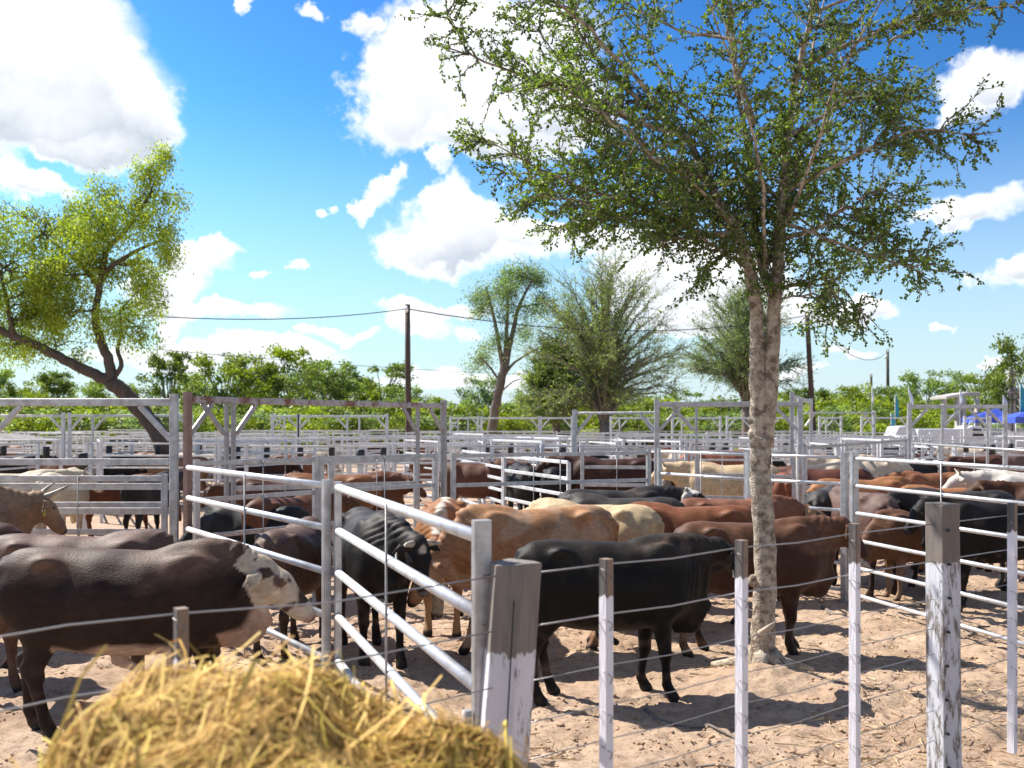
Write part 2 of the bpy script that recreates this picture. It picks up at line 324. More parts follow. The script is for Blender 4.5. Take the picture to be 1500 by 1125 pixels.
q = np.stack([np.stack([x - dx + px_, y - dy + py_, zz0], 1), np.stack([x - dx - px_, y - dy - py_, zz0 + .002], 1), np.stack([x + dx - px_, y + dy - py_, zz0 + rng.uniform(0, .02, n)], 1), np.stack([x + dx + px_, y + dy + py_, zz0 + rng.uniform(0, .02, n)], 1)], 1).reshape(-1, 3)
M_litter = mat('straw_litter', (.55, .42, .24), (.34, .24, .14), scale=2, rough=.8)
tag(obj('straw_litter', raw_mesh('straw_litter', q, np.arange(4 * n).reshape(-1, 4)), M_litter), 'dry stalks of straw strewn over the trampled earth', 'straw', kind='stuff')
# fallen sticks
def stick(pts, r, label):
    m = MB(); pp = [Vector((a, b, float(gz(a, b)) + r * .8 + c)) for a, b, c in pts]
    m.tube(pp, [r * (1 - .6 * i / (len(pp) - 1)) for i in range(len(pp))], 6); return tag(m.build('fallen_branch', M_bark3), label, 'branch')
def Gp(px, py):
    Y = F * H / (py - HZ); return (X(px, Y), Y)
a = [Gp(945, 1040), Gp(965, 1056), Gp(1000, 1062), Gp(1040, 1068), Gp(1075, 1082), Gp(1090, 1088)]
stick([(x, y, 0) for x, y in a], .018, 'crooked dead branch lying on the dirt in front of the black cow')
a = [Gp(1205, 890), Gp(1220, 900), Gp(1240, 905)]
stick([(x, y, 0) for x, y in a], .03, 'short pale log end lying by the foot of the right pen rails')
a = [Gp(1420, 935), Gp(1432, 925), Gp(1450, 925)]
stick([(x, y, 0) for x, y in a], .02, 'small bent stick on the dirt near the right edge')
a = [Gp(1020, 1118), Gp(1050, 1122), Gp(1085, 1132)]
stick([(x, y, 0) for x, y in a], .012, 'thin dry stick on the dirt at the bottom between two white battens')
# ================================================================ cattle
def v3(*a): return np.array(a, float)
def nrm(v): return v / (np.linalg.norm(v) + 1e-9)
class Sculpt:
    """signed field on a grid, smooth unions of elliptic capsules, turned into one closed surface"""
    def __init__(s, lo, hi, vox):
        s.vox = vox; s.ax = [np.arange(lo[i], hi[i], vox) for i in range(3)]
        s.F = np.full([len(a) for a in s.ax], 1.0, dtype=np.float32)
    def _blend(s, sl, f, k):
        d = s.F[sl]; h = np.clip(.5 + .5 * (d - f) / k, 0, 1); s.F[sl] = d * (1 - h) + f * h - k * h * (1 - h)
    def _grid(s, lo, hi):
        sl = []; g = []
        for i in range(3):
            a = s.ax[i]; i0 = int(np.clip(np.searchsorted(a, lo[i]), 0, len(a) - 1)); i1 = int(np.clip(np.searchsorted(a, hi[i]), i0 + 1, len(a)))
            sl.append(slice(i0, i1)); sh = [1, 1, 1]; sh[i] = -1; g.append(a[i0:i1].reshape(sh))
        return tuple(sl), g
    def cap(s, a, b, ra, rb, wa=None, wb=None, side=(0, 1, 0), k=.04):
        a = np.array(a, float); b = np.array(b, float); wa = ra if wa is None else wa; wb = rb if wb is None else wb
        m = max(ra, rb, wa, wb) + k + .05; sl, g = s._grid(np.minimum(a, b) - m, np.maximum(a, b) + m)
        d = b - a; Ln = np.linalg.norm(d) + 1e-6; d = d / Ln; sdv = np.array(side, float); sdv = nrm(sdv - d * sdv.dot(d)); u = np.cross(sdv, d)
        px, py, pz = g[0] - a[0], g[1] - a[1], g[2] - a[2]
        e = px * d[0] + py * d[1] + pz * d[2]; t = np.clip(e / Ln, 0, 1); e2 = e - t * Ln
        A = px * sdv[0] + py * sdv[1] + pz * sdv[2]; B = px * u[0] + py * u[1] + pz * u[2]
        w = wa + (wb - wa) * t; h = ra + (rb - ra) * t; mn = np.minimum(w, h)
        f = (np.sqrt((A / w) ** 2 + (B / h) ** 2 + (e2 / mn) ** 2) - 1) * mn
        s._blend(sl, f.astype(np.float32), k)
    def ball(s, c, r, k=.04):
        c = np.array(c, float); r = np.array(r if hasattr(r, '__len__') else (r, r, r), float); m = r.max() + k + .04
        sl, g = s._grid(c - m, c + m); f = (np.sqrt(((g[0]-c[0])/r[0])**2 + ((g[1]-c[1])/r[1])**2 + ((g[2]-c[2])/r[2])**2) - 1) * r.min()
        s._blend(sl, f.astype(np.float32), k)
    def torso(s, st, k=.03, belly=0):
        st = np.array(st, float); x0, x1 = st[0, 0], st[-1, 0]
        sl, g = s._grid((x0 - .1, -.5, .3), (x1 + .1, .5, 1.7)); xg = g[0]; xc = np.clip(xg, x0, x1)
        xd = np.linspace(x0, x1, 200); ker = np.hanning(15); ker /= ker.sum()
        def ip(c):
            y = np.interp(xd, st[:, 0], st[:, c]); yp = np.pad(y, 7, mode='reflect', reflect_type='odd'); y = np.convolve(yp, ker, 'valid'); return np.interp(xc, xd, y)
        top, bot, w = ip(1), ip(2), np.maximum(ip(3), .03)
        cz = (top + bot) / 2 + .04; v = g[2] - cz; h = np.where(v > 0, top - cz, cz - bot)
        tt = np.clip(v / h, 0, 1); w = w * (1 - .30 * tt ** 1.5)
        q = (np.abs(g[1]) / w) ** 2.3 + (np.abs(v) / h) ** 2.3 + (np.abs(xg - xc) / .08) ** 2.3
        f = (q ** (1 / 2.3) - 1) * np.minimum(w, h); s._blend(sl, f.astype(np.float32), k)
    def mesh(s, name):
        Fd = s.F; n = np.array(Fd.shape); ins = Fd < 0
        c = [ins[i:n[0]-1+i, j:n[1]-1+j, l:n[2]-1+l] for i in (0, 1) for j in (0, 1) for l in (0, 1)]
        sm = sum(x.astype(np.int8) for x in c); act = (sm > 0) & (sm < 8); I = np.argwhere(act); vid = np.full(act.shape, -1, np.int64); vid[act] = np.arange(len(I))
        acc = np.zeros((len(I), 3)); cnt = np.zeros(len(I))
        corners = [np.array((i, j, l)) for i in (0, 1) for j in (0, 1) for l in (0, 1)]
        for a in corners:
            for ax in range(3):
                if a[ax]: continue
                b = a.copy(); b[ax] = 1
                fa = Fd[tuple((I + a).T)]; fb = Fd[tuple((I + b).T)]; m = (fa < 0) != (fb < 0); t = np.where(m, fa / (fa - fb + 1e-12), 0)
                pt = I + a + (b - a) * t[:, None]; acc[m] += pt[m]; cnt[m] += 1
        org = np.array([a[0] for a in s.ax]); V = org + acc / np.maximum(cnt, 1)[:, None] * s.vox
        faces = []
        for ax in range(3):
            a0 = [slice(1, -1)] * 3; A = [slice(0, n[i]) for i in range(3)]
            s0 = [slice(1, n[i] - 1) for i in range(3)]; s1 = list(s0); s0[ax] = slice(0, n[ax] - 1); s1[ax] = slice(1, n[ax])
            x0 = ins[tuple(s0)]; x1 = ins[tuple(s1)]; ch = np.argwhere(x0 != x1)
            if not len(ch): continue
            flip = x0[tuple(ch.T)]; base = ch.copy()
            o1, o2 = [i for i in range(3) if i != ax]; base[:, o1] += 1; base[:, o2] += 1
            def cell(d1, d2):
                q = base.copy(); q[:, o1] -= d1; q[:, o2] -= d2; return vid[tuple(q.T)]
            qd = np.stack([cell(1, 1), cell(0, 1), cell(0, 0), cell(1, 0)], 1)
            if ax == 1: flip = ~flip
            qd[~flip] = qd[~flip][:, ::-1]; faces.append(qd)
        Fq = np.concatenate(faces); Fq = Fq[(Fq >= 0).all(1)]
        # light smoothing
        e = np.concatenate([Fq[:, [0, 1]], Fq[:, [1, 2]], Fq[:, [2, 3]], Fq[:, [3, 0]]])
        for _ in range(2):
            su = np.zeros_like(V); ct = np.zeros(len(V)); np.add.at(su, e[:, 0], V[e[:, 1]]); np.add.at(su, e[:, 1], V[e[:, 0]]); np.add.at(ct, e[:, 0], 1); np.add.at(ct, e[:, 1], 1)
            V = V * .5 + .5 * su / np.maximum(ct, 1)[:, None]
        return V, Fq, raw_mesh(name, V, Fq, True)

TORSO = [(-.80,1.14,.98,.05),(-.76,1.22,.82,.15),(-.68,1.285,.70,.21),(-.52,1.30,.60,.245),(-.36,1.29,.55,.265),(-.12,1.275,.515,.305),(.12,1.275,.505,.31),(.32,1.29,.525,.275),(.46,1.305,.56,.235),(.58,1.285,.61,.20),(.68,1.20,.68,.15),(.75,1.10,.80,.08)]
def build_cow(p):
    """p: vox, poll (x,y,z), hpitch, hyaw, legs [fl,fr,hl,hr] fore-aft shifts, hump, fat, ears, tail"""
    vox = p.get('vox', .022); poll = v3(*p.get('poll', (1.02, 0, 1.30))); hp = R(p.get('hpitch', -45)); hy = R(p.get('hyaw', 0))
    fat = p.get('fat', 1.0); hump = p.get('hump', .0)
    hd = v3(math.cos(hp) * math.cos(hy), math.cos(hp) * math.sin(hy), math.sin(hp)); hs_ = nrm(np.cross(v3(0, 0, 1), hd)) if abs(hd[2]) < .98 else v3(-math.sin(hy), math.cos(hy), 0); hu = np.cross(hd, hs_)
    muz = poll + hd * .45
    lo = np.minimum(v3(-1.0, -.42, -.03), np.minimum(poll, muz) - .3); hi = np.maximum(v3(.85, .42, 1.48), np.maximum(poll, muz) + .3); lo[2] = -.03
    S = Sculpt(lo, hi, vox)
    up_ = p.get('tuck', .065); st = [(a, b, c + up_ * math.exp(-((a + .05) / .6) ** 4), d * fat) for a, b, c, d in TORSO]
    S.torso(st)
    S.ball((.48, 0, 1.27), (.22, .07, .045 + hump), .06)                                            # withers / hump
    for sy in (-1, 1):
        S.ball((-.46, sy * .185 * fat, 1.215), (.07, .05, .045), .06)                                 # hook bones
        S.ball((-.76, sy * .10, 1.14), (.05, .035, .05), .05)                                     # pin bones
        S.ball((.40, sy * .185 * fat, 1.02), (.16, .06, .24), .07)                                # shoulder blade
        S.ball((.50, sy * .15, .84), (.10, .09, .12), .06)
    S.ball((-.05, 0, .62 + up_), (.42, .22, .12), .08)                                                  # belly
    # neck
    n0 = v3(.50, 0, 1.08); n1 = poll - hd * .02 + v3(0, 0, -.06); mid = (n0 + n1) / 2 + v3(0, 0, .03); nd = n1 - n0; sn = nrm(np.cross(v3(0, 0, 1), nd)) if np.linalg.norm(np.cross(v3(0, 0, 1), nd)) > .05 else v3(0, 1, 0)
    S.cap(n0, mid, .215, .155, .135, .095, sn, .07); S.cap(mid, n1, .155, .105, .095, .08, sn, .06)
    # dewlap
    S.cap((.66, 0, .80), mid + v3(.02, 0, -.16), .12, .07, .045, .022, sn, .04); S.cap(mid + v3(.02, 0, -.15), poll + hd * .16 - hu * .12, .07, .04, .022, .02, sn, .04)
    S.ball((.66, 0, .74), (.10, .06, .11), .05)
    dw = p.get('dew', .4)
    if dw: S.cap((.60, 0, .74), (.62, 0, .70 - .16 * dw), .15, .10, .05, .022, (0, 1, 0), .05); S.cap((.62, 0, .70 - .12 * dw), (.80, 0, .86 - .08 * dw), .09, .07, .024, .02, (0, 1, 0), .04)
    hz_ = p.get('hsz', .88)
    class HS:
        def cap(s, a, b, ra, rb, wa, wb, side, k): S.cap(a, b, ra * hz_, rb * hz_, wa * hz_, wb * hz_, side, k)
        def ball(s, c, r, k): S.ball(c, r * hz_, k)
    Hd = HS()
    # head
    def hpnt(x, y, z): return poll + (hd * x + hs_ * y + hu * z) * hz_
    Hd.cap(hpnt(-.01, 0, -.035), hpnt(.15, 0, -.035), .085, .10, .085, .095, hs_, .04)
    Hd.cap(hpnt(.14, 0, -.035), hpnt(.36, 0, -.045), .10, .068, .088, .056, hs_, .03)
    Hd.cap(hpnt(.36, 0, -.045), hpnt(.435, 0, -.052), .062, .052, .062, .060, hs_, .03)
    Hd.cap(hpnt(.12, 0, -.10), hpnt(.39, 0, -.10), .05, .028, .06, .035, hs_, .04)
    for sy in (-1, 1):
        Hd.ball(hpnt(.135, sy * .078, .015), .028, .03)                                              # brow
        Hd.ball(hpnt(.445, sy * .032, -.022), .018, .015)
        Hd.cap(hpnt(.16, sy * .075, -.09), hpnt(.06, sy * .06, -.08), .045, .05, .025, .03, hs_, .03)  # cheek
        er = p.get('ears', -.35)
        if vox < .05:
            e0 = hpnt(.025, sy * .085, -.01); e1 = hpnt(.03, sy * .17, er * .12 - .01); e2 = hpnt(.06, sy * .245, er * .42 - .02)
            Hd.cap(e0, e1, .026, .052, .022, .020, nrm(np.cross(hd, e1 - e0)), .015); Hd.cap(e1, e2, .052, .018, .020, .016, nrm(np.cross(hd, e1 - e0)), .012)
    # legs
    lg = p.get('legs', (0, 0, 0, 0))
    for i, sy in enumerate((1, -1)):
        d = lg[i]; y = sy * .155
        S.cap((.42, y, .86), (.36 + d * .3, y, .66), .15, .085, .085, .07, k=.05)
        S.cap((.36 + d * .3, y, .66), (.385 + d * .65, y * .95, .37), .088, .052, .07, .048, k=.03)
        S.ball((.388 + d * .65, y * .95, .36), (.052, .048, .06), .02)
        S.cap((.385 + d * .65, y * .95, .36), (.385 + d, y * .93, .12), .042, .036, .036, .034, k=.02)
        S.cap((.385 + d, y * .93, .12), (.42 + d, y * .93, .05), .042, .046, .040, .046, k=.02)
        S.cap((.42 + d, y * .93, .045), (.44 + d, y * .93, .015), .050, .052, .048, .052, k=.012)
        d = lg[i + 2]; y = sy * .16
        S.cap((-.60, y * .85, 1.02), (-.50 + d * .2, y * .95, .74), .19, .135, .095, .08, k=.06)
        S.cap((-.50 + d * .2, y * .95, .74), (-.66 + d * .7, y * .95, .46), .115, .058, .07, .045, k=.04)
        S.cap((-.70 + d * .7, y * .95, .50), (-.63 + d * .75, y * .95, .42), .03, .05, .03, .042, k=.03)
        S.cap((-.655 + d * .72, y * .95, .43), (-.625 + d, y * .95, .13), .045, .036, .038, .034, k=.02)
        S.cap((-.625 + d, y * .95, .13), (-.59 + d, y * .95, .05), .042, .046, .040, .046, k=.02)
        S.cap((-.59 + d, y * .95, .045), (-.565 + d, y * .95, .015), .050, .052, .048, .052, k=.012)
    tw = p.get('tail', 0)
    r = max(.022, vox * .75)
    S.cap((-.76, 0, 1.20), (-.845, tw * .2, 1.04), .035, r, k=.03); S.cap((-.845, tw * .2, 1.04), (-.86, tw * .7, .72), r, r, k=.02); S.cap((-.86, tw * .7, .72), (-.85, tw, .45), r * 1.2, r * .9, k=.02)
    if p.get('sheath', 0): S.cap((-.10, 0, .52), (.05, 0, .44), .05, .03, .03, .02, k=.04)
    V, Fq, me = S.mesh('cattle')
    nr_ = np.zeros(len(V) * 3, np.float32); me.vertices.foreach_get('normal', nr_); nr_ = nr_.reshape(-1, 3)
    sdd = p.get('mus', 1.0) * 3.7; na_ = nz3(V, 3.0, sdd); nb_ = nz3(V, 8.0, sdd + 3)
    hl0 = (V - poll) @ np.stack([hd, hs_, hu], 1)
    bodym = np.clip((V[:, 2] - .55) / .15, 0, 1) * np.clip((-.05 - hl0[:, 0]) / .06, 0, 1)
    dsp = (.016 * na_ + .0065 * nb_) * bodym
    rib = np.clip(1 - np.abs((V[:, 0] + .02) / .34), 0, 1) * np.clip(1 - np.abs((V[:, 2] - .93) / .25), 0, 1)
    dsp += .0060 * np.sin(42 * (V[:, 0] + .22 * (V[:, 2] - .9)) + na_ * 2) * rib
    fl_ = np.exp(-((V[:, 0] + .36) / .10) ** 2 - ((V[:, 2] - 1.08) / .10) ** 2); dsp -= .030 * fl_ * (np.abs(V[:, 1]) > .1)
    fl_ = np.exp(-((V[:, 0] + .30) / .10) ** 2 - ((V[:, 2] - .78) / .14) ** 2); dsp -= .014 * fl_ * (np.abs(V[:, 1]) > .12)
    sh_ = np.exp(-((V[:, 0] - .20) / .05) ** 2 - ((V[:, 2] - .95) / .22) ** 2); dsp -= .012 * sh_
    nk = np.clip((V[:, 0] - .52) / .1, 0, 1) * np.clip((-.03 - hl0[:, 0]) / .08, 0, 1) * (V[:, 2] > .55)
    dsp += .0055 * np.sin(hl0[:, 0] * 95 + na_ * 7 + hl0[:, 2] * 20) * nk
    V = V + nr_ * dsp[:, None]; me.vertices.foreach_set('co', V.astype(np.float32).ravel()); me.update()
    hl = (V - poll) @ np.stack([hd, hs_, hu], 1) / hz_
    info = dict(hd=hd, hs=hs_, hu=hu, poll=poll, hp=hpnt)
    return V, hl, me, info

def nz3(V, sc_, off=0.0): return np.array([mnoise.noise(Vector((v[0]*sc_ + off, v[1]*sc_ + off*.7, v[2]*sc_ - off))) for v in V])
def paint(me, V, hl, spec):
    base = np.array(spec['c'], float); C = np.tile(base, (len(V), 1)); sd_ = spec.get('seed', 1.0); n = nz3(V, 3.2, sd_); n2 = nz3(V, 11, sd_ + 9)
    def mixm(m, c): 
        m = np.clip(m, 0, 1)[:, None]; C[:] = C * (1 - m) + np.array(c, float) * m
    lower = spec.get('low'); back = spec.get('back'); spot = spec.get('spots')
    if back: mixm((V[:, 2] - 1.02 + n * .2 + n2 * .05) / .30, back)  # lighter topline, with the sunlit highlight on top painted into the coat colour
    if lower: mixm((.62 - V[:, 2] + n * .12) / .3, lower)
    if spec.get('patch'): 
        thr, pc = spec['patch']; mixm((n - thr) * 14, pc)
    if spec.get('belly'): mixm(((spec.get('bl', .60) + .12 * n - V[:, 2]) * 18) * ((V[:, 2] > .42) & (V[:, 0] > -.42) & (V[:, 0] < .30) & (np.abs(V[:, 1]) < .25)), spec['belly'])
    if spec.get('brisket'): mixm((.93 + n * .22 - V[:, 2] - np.abs(V[:, 1]) * .6) * 15 * (V[:, 0] > .55) * (V[:, 2] > .5), spec['brisket'])
    if spec.get('ridge'): mixm((.075 + n * .06 - np.abs(V[:, 1])) * 30 * (V[:, 2] > 1.05) * (V[:, 0] < .9), spec['ridge'])
    head = (hl[:, 0] > -.03 + n * .08 - hl[:, 2] * .5) & (hl[:, 0] < .6) & (np.abs(hl[:, 1]) < .30) & (hl[:, 2] < .25) & (hl[:, 2] > -.20 - .1 * n)
    if spec.get('face'): mixm(head * 1.0, spec['face'])
    if spec.get('nape'): mixm(((hl[:, 0] > -.10 + n * .12) & (hl[:, 0] < .1) & (hl[:, 2] > -.10) & (np.abs(hl[:, 1]) < .2)) * 1.0, spec['nape'])
    if spec.get('facepatch'): mixm(head * (np.maximum((hl[:, 0] - .20 - n * .35) * (hl[:, 2] > -.06 + n * .1) * 30 * (hl[:, 0] < .36), (n2 - .28) * 8)), spec['facepatch'])
    if spec.get('blaze'): mixm(head * (np.maximum(.045 - np.hypot(hl[:, 0] - .07, hl[:, 1]) + n2 * .02, 0) * 60) * (hl[:, 2] > .0), spec['blaze'])
    if spec.get('face') and spec['face'][0] > .4: mixm(head * (1.0 * (np.hypot(hl[:, 0] - .145, (hl[:, 2] - .0) * 1.2) < .045 + n2 * .02)) * (np.abs(hl[:, 1]) > .05), (.16, .085, .06))
    mz = spec.get('muz', (.035, .028, .027)); mixm((hl[:, 0] - .425 + n2 * .02) * 40 * (np.abs(hl[:, 1]) < .12) * (np.abs(hl[:, 2]) < .2), mz)
    mixm((hl[:, 0] > .38) * ((.016 - np.hypot(hl[:, 0] - .475, np.abs(hl[:, 1]) - .03)) * 80), (.01, .008, .008))
    dust = np.clip((.75 - V[:, 2]) / .6, 0, 1) * np.clip(n2 * 1.6 + .1, 0, 1) * .35 + np.clip(n * 2 - .5, 0, 1) * np.clip(n2 * 3, 0, 1) * .30
    if spec['c'][0] < .9: mixm(dust, (.26, .17, .115))
    mixm((.065 - V[:, 2]) * 50, (.03, .025, .022))
    n3 = nz3(V, 27, sd_ + 4); C *= (1 + .16 * n2[:, None] + .14 * n[:, None] + .16 * n3[:, None])
    a = me.color_attributes.new('Col', 'FLOAT_COLOR', 'POINT'); rgba = np.ones((len(V), 4), np.float32); rgba[:, :3] = np.clip(C, .002, 1); a.data.foreach_set('color', rgba.ravel())

M_hide = mat('cattle_hide', (1, 1, 1), (.62, .62, .62), scale=34, rough=.55, bump=.22, bscale=110, attr='Col', spec=.13, objcol=True, stretch=(.55, 1, .9), lo=.3, hi=.7)
M_horn = mat('horn', (.50, .42, .32), (.20, .16, .12), scale=8, rough=.5)
M_eye = mat('cattle_eye', (.012, .009, .008), rough=.12, spec=.8)
M_tag = mat('yellow_ear_tag', (.75, .62, .05), rough=.4); M_tagw = mat('white_ear_tag', (.75, .74, .70), rough=.4)
def cow_at(px, Y, th, s, label, spec, group='cattle standing in the near pens', horns=None, eartag=None, **pose):
    th_ = R(th); x = X(px, Y)
    vox = pose.get('vox', .021 if Y < 10.5 else .028); pose['vox'] = vox
    V, hl, me, info = build_cow(pose); paint(me, V, hl, spec); me.materials.append(M_hide)
    t = thing('cattle', label, 'cattle', (x, Y, float(gz(x, Y)) * .5 - .01), th_, group); t.scale = (s * pose.get('stretch', 1), s, s)
    obj('body', me, M_hide, t)
    for sy in (-1, 1):
        m = MB(); c = Vector(info['hp'](.145, sy * .084, .0)); 
        rings = []; nn = 8
        for i in range(1, 5):
            for k in range(nn):
                a = math.pi * i / 5; b = 2 * math.pi * k / nn; rings.append(c + Vector((math.sin(a) * math.cos(b), math.sin(a) * math.sin(b), math.cos(a))) * .0215)
        rings += [c + Vector((0, 0, .0215)), c - Vector((0, 0, .0215))]
        fs = [(i*nn+k, (i+1)*nn+k, (i+1)*nn+(k+1) % nn, i*nn+(k+1) % nn) for i in range(3) for k in range(nn)] + [(32, k, (k+1) % nn) for k in range(nn)] + [(33, 24+(k+1) % nn, 24+k) for k in range(nn)]
        m.add(rings, fs, True); m.build('eye', M_eye, t)
    if horns:
        hl_, up_, fw = horns
        for sy in (-1, 1):
            pts = [info['hp'](.0 - fw * q * q * .3, sy * (.055 + hl_ * .75 * (1 - (1 - q) ** 1.6)), .015 + up_ * hl_ * q ** 1.5) for q in (0, .25, .5, .75, 1)]
            MB().tube(pts, [.032, .028, .022, .014, .004], 9).build('horn', M_horn, t)
    if eartag:
        sy, mt = eartag; c = info['hp'](.05, sy * .212, pose.get('ears', -.35) * .28 - .02)
        m = MB(); m.bar(c, Vector(c) - Vector((0, 0, .06)), .045, .006, up=tuple(info['hd'])); m.build('ear_tag', mt, t)
    return t

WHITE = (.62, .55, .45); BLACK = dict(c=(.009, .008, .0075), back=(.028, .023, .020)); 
def K(c, **k): d = dict(c=c); d.update(k); return d
DKBR = (.030, .017, .013); BRN = (.085, .038, .022); RED = (.20, .075, .035); ORG = (.34, .145, .055); TAN = (.36, .20, .10); CREAM = (.58, .42, .24)
NEAR = 'cattle crowded in the near pens'
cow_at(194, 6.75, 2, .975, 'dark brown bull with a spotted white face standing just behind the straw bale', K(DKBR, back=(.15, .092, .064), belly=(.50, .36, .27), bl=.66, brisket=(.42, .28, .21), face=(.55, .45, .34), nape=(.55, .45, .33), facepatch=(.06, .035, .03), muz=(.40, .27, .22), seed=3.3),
       NEAR, vox=.018, poll=(.80, 0, 1.16), hpitch=-46, hsz=1.0, legs=(.05, -.12, -.05, .16), hump=.03, tuck=.07, stretch=1.14, fat=1.0, ears=-.55, sheath=1)
cow_at(125, 7.7, 3, .97, 'brown animal of which only the back shows above the white faced bull', K((.13, .075, .055), back=(.17, .10, .075)), NEAR, poll=(.98, -.2, .75), hpitch=-70, legs=(0, .1, 0, -.1), vox=.024)
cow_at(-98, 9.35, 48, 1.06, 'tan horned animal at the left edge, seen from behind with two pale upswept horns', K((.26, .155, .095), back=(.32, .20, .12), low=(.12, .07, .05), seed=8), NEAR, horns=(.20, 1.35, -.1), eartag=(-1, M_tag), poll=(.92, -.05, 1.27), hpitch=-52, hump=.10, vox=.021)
cow_at(-100, 8.4, 178, .98, 'dark reddish brown rump at the left edge below the tan horned animal', K((.07, .03, .022)), NEAR, vox=.024, poll=(1.0, 0, .9), hpitch=-60)
cow_at(430, 9.3, 82, .90, 'young dark brown animal seen from behind beside the gate post', K((.11, .062, .045), low=(.05, .03, .022), back=(.17, .105, .075)), NEAR, poll=(1.0, .1, 1.1), hpitch=-40, legs=(0, .1, .03, -.03), tail=.02)
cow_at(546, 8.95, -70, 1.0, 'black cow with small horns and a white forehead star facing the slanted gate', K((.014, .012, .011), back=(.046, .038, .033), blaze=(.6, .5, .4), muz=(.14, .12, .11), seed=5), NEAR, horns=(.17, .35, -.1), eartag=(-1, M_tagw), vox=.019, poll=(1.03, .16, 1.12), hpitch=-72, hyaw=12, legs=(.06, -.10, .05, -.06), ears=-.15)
cow_at(650, 10.25, -88, 1.0, 'orange brown cow with a white stripe down its back grazing head down', K(ORG, ridge=WHITE, face=(.62, .50, .38), low=(.40, .25, .14), muz=(.12, .08, .07), seed=2), NEAR, poll=(1.02, -.02, .72), hpitch=-80, legs=(.1, -.05, 0, 0), horns=(.07, .8, 0), ears=-.05)
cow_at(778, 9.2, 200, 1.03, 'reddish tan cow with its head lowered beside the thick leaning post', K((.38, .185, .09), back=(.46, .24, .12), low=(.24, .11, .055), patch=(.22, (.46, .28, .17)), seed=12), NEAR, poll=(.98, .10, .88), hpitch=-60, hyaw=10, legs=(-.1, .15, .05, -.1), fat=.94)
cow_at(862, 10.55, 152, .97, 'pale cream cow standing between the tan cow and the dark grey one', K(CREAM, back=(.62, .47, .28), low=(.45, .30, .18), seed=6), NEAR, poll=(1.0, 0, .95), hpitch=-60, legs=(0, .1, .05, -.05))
cow_at(907, 11.65, 163, .96, 'dark grey cow with rounded rump behind the cream one', K((.035, .031, .029), back=(.062, .054, .048)), NEAR, poll=(1.0, 0, 1.0), hpitch=-60, legs=(0, .1, .05, -.05))
cow_at(905, 12.8, 6, .98, 'black cow with a white speckled face raised above the other backs', K((.02, .019, .019), back=(.05, .043, .04), face=(.62, .58, .52), facepatch=(.03, .03, .03), seed=4.2), NEAR, poll=(.92, -.08, 1.26), hpitch=-22, hyaw=-38, legs=(0, .1, .05, -.05), horns=(.06, 1, 0))
cow_at(1005, 10.65, 176, .95, 'red brown cow in the middle row whose back rises behind the foreground black cow', K(RED, back=(.26, .10, .05)), NEAR, poll=(1.0, 0, .9), hpitch=-65, legs=(0, .1, .05, -.05))
cow_at(1078, 11.95, 4, .94, 'red cow with a pale brown head behind the trunk of the speckled tree', K((.19, .08, .045), back=(.25, .11, .065), face=(.42, .25, .14), low=(.12, .05, .03)), NEAR, poll=(.96, 0, 1.14), hpitch=-28, hyaw=-30, legs=(0, .1, .05, -.05))
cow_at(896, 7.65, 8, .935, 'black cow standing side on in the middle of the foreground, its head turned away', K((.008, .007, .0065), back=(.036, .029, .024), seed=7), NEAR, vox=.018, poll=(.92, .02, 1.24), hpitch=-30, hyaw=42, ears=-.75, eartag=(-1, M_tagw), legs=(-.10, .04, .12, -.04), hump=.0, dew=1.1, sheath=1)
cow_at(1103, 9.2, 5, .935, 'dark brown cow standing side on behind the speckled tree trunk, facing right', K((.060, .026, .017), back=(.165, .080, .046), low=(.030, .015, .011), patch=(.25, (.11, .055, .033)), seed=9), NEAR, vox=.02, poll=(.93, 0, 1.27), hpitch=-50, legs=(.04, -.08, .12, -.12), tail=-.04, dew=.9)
RG = 'cattle behind the right hand rail fence'
cow_at(1450, 11.2, 186, .96, 'black cow facing left close behind the right rails', K(**BLACK), RG, vox=.024, poll=(.86, .05, 1.25), hpitch=-48, hyaw=15, legs=(.05, -.15, .05, -.1))
cow_at(1400, 12.55, 184, .96, 'second black cow whose head shows left of the foremost one at the right', K((.03, .027, .026), back=(.06, .052, .048)), RG, poll=(.95, .1, 1.22), hpitch=-45, hyaw=20, legs=(0, .1, 0, -.1))
cow_at(1258, 12.7, 98, .97, 'grey brown rump seen between the two steel posts of the right fence', K((.13, .075, .06), back=(.17, .11, .09), low=(.03, .02, .02)), RG, poll=(1.0, 0, .9), hpitch=-60)
cow_at(1212, 13.6, 62, .95, 'dark grey cow turned away just left of the tall right hand fence post', K((.03, .027, .026), back=(.075, .065, .06)), RG, poll=(1.0, 0, 1.0), hpitch=-60)
cow_at(1345, 11.9, 190, .82, 'young brown animal with a white face lowered to the ground behind the rails', K((.16, .08, .045), face=(.62, .54, .45), low=(.30, .18, .11)), RG, poll=(.98, .02, .62), hpitch=-60, hyaw=10)
cow_at(1265, 14.9, 2, 1.0, 'orange brown back behind the grey brown rump at the right', K(ORG, back=(.36, .16, .07)), RG, poll=(1.0, .1, .8), hpitch=-60, vox=.032)
cow_at(1385, 14.3, 176, .93, 'long orange brown back above the black cows at the right', K(ORG, back=(.38, .17, .08)), RG, poll=(1.0, .1, .8), hpitch=-60, vox=.032)
cow_at(1555, 13.0, 170, 1.0, 'reddish brown rump cut by the right edge of the picture', K(BRN), RG, vox=.032)

